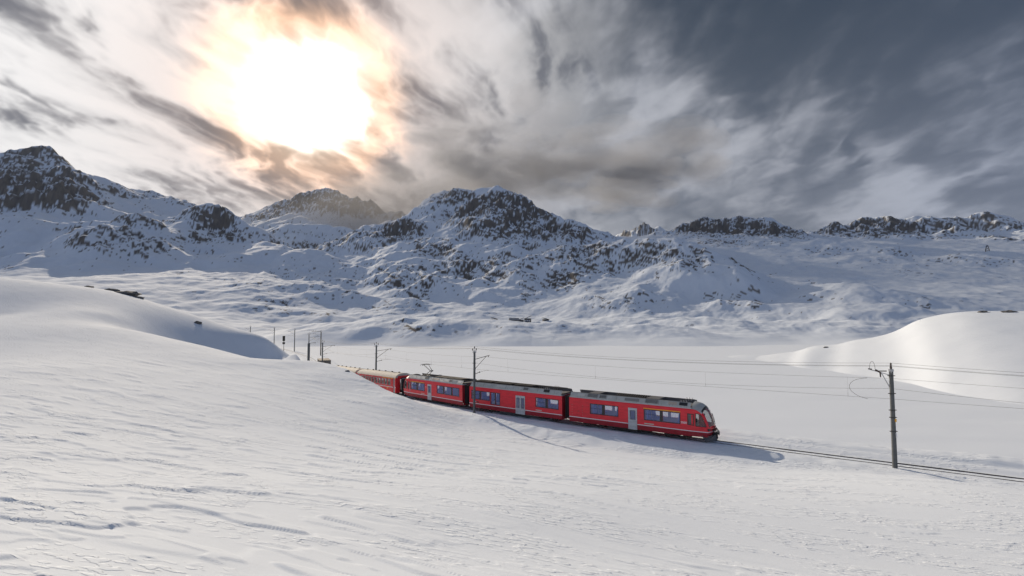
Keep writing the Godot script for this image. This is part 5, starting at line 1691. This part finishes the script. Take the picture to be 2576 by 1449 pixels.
# Relief of the wind crust: small scalloped steps and grain, repeated along and across the wind.
func crust() -> ImageTexture:
	var size := 2048
	var rows := noise(5, 1.0 / 38.0, 4)
	var patch := noise(6, 1.0 / 300.0, 3)
	var grain := noise(8, 1.0 / 5.0, 2)
	var a := rows.get_seamless_image(size, size).get_data()
	var b := patch.get_seamless_image(size, size).get_data()
	var c := grain.get_seamless_image(size, size).get_data()
	var out := PackedByteArray()
	out.resize(size * size)
	var step := PackedFloat32Array()
	var on := PackedFloat32Array()
	for i in 256:
		step.append(smoothstep(138.0, 166.0, i) * 120.0 + i * 0.22)
		on.append(smoothstep(90.0, 170.0, i))
	for i in size * size:
		out[i] = int(40.0 + step[a[i]] * on[b[i]] + c[i] * 0.10)
	return ImageTexture.create_from_image(Image.create_from_data(size, size, false, Image.FORMAT_L8, out))

func lake_sample(x: float, z: float, _cell: float) -> Vector2:
	return Vector2(LAKE + 0.12 * n_roll.get_noise_2d(x * 0.4, z * 1.2), 0)

func build_things() -> void:
	paints()
	build_track()
	build_train()
	build_masts()
	build_signal()
	build_rocks()
	build_huts()
	build_pylon()
	build_clouds()

func glass(c: Color, alpha: float) -> StandardMaterial3D:
	var m := mat(c, 0.06)
	m.transparency = BaseMaterial3D.TRANSPARENCY_ALPHA
	m.albedo_color.a = alpha
	return m

# Travel grime: a thin uneven film, and rougher where it lies.
var grime: NoiseTexture2D
func weather(m: StandardMaterial3D) -> void:
	if grime == null:
		grime = NoiseTexture2D.new()
		grime.width = 512
		grime.height = 512
		grime.seamless = true
		grime.noise = noise(91, 0.012, 5)
		var ramp := Gradient.new()
		ramp.set_color(0, Color(0.93, 0.925, 0.92))
		ramp.set_color(1, Color(1, 1, 1))
		ramp.set_offset(0, 0.15)
		ramp.set_offset(1, 0.62)
		grime.color_ramp = ramp
	m.albedo_texture = grime
	m.uv1_triplanar = true
	m.uv1_scale = Vector3(0.16, 0.55, 0.16)

func paints() -> void:
	M.red = mat(Color(0.80, 0.013, 0.036), 0.34)
	M.red_old = mat(Color(0.70, 0.015, 0.026), 0.45)
	M.maroon = mat(Color(0.36, 0.010, 0.024), 0.5)  # darker red paint; the shade below the stripe is put into it
	M.white = mat(Color(0.78, 0.78, 0.80), 0.5)
	M.roof = mat(Color(0.46, 0.48, 0.48), 0.5)
	M.roof_pale = mat(Color(0.52, 0.53, 0.52), 0.5)
	M.roof_dark = mat(Color(0.22, 0.22, 0.22), 0.5)
	M.roof_tan = mat(Color(0.44, 0.38, 0.33), 0.6)
	M.deck = mat(Color(0.15, 0.145, 0.145), 0.7)
	M.vent = mat(Color(0.11, 0.11, 0.115), 0.6)
	M.dark = mat(Color(0.02, 0.02, 0.022), 0.35)
	M.rubber = mat(Color(0.012, 0.012, 0.014), 0.7)
	M.iron = mat(Color(0.035, 0.032, 0.030), 0.75)
	M.wheel = mat(Color(0.12, 0.10, 0.09), 0.5, 0.6)
	M.steel = mat(Color(0.45, 0.46, 0.48), 0.4, 0.7)
	M.door = mat(Color(0.50, 0.53, 0.57), 0.45)
	M.yellow = mat(Color(0.85, 0.42, 0.015), 0.5)
	M.beige = mat(Color(0.55, 0.52, 0.45), 0.6)
	M.lining = mat(Color(0.70, 0.68, 0.62), 0.7)
	M.seat = mat(Color(0.13, 0.19, 0.50), 0.85)
	M.lamp = mat(Color(0.7, 0.7, 0.68), 0.15, 0.3)
	M.cream_roof = mat(Color(0.52, 0.50, 0.46), 0.7, 0.0, 0.2)
	M.timber = mat(Color(0.05, 0.042, 0.036), 0.8)
	M.umber = mat(Color(0.20, 0.175, 0.15), 0.8)
	M.concrete = mat(Color(0.125, 0.132, 0.135), 0.85)
	M.plough = mat(Color(0.10, 0.10, 0.105), 0.45)
	for k in ["red", "red_old", "maroon", "roof", "door", "cream_roof", "concrete"]: weather(M[k])
	M.wire = mat(Color(0.05, 0.055, 0.055), 0.6)
	M.porcelain = mat(Color(0.05, 0.03, 0.025), 0.25)
	M.rail = mat(Color(0.06, 0.045, 0.04), 0.5, 0.4)
	M.stone = mat(Color(0.13, 0.125, 0.12), 0.9)
	M.slate = mat(Color(0.26, 0.26, 0.27), 0.8)
	M.glass = glass(Color(0.24, 0.32, 0.72), 0.33)
	M.glass_cab = glass(Color(0.10, 0.14, 0.16), 0.35)
	M.glass_dim = glass(Color(0.10, 0.10, 0.09), 0.35)
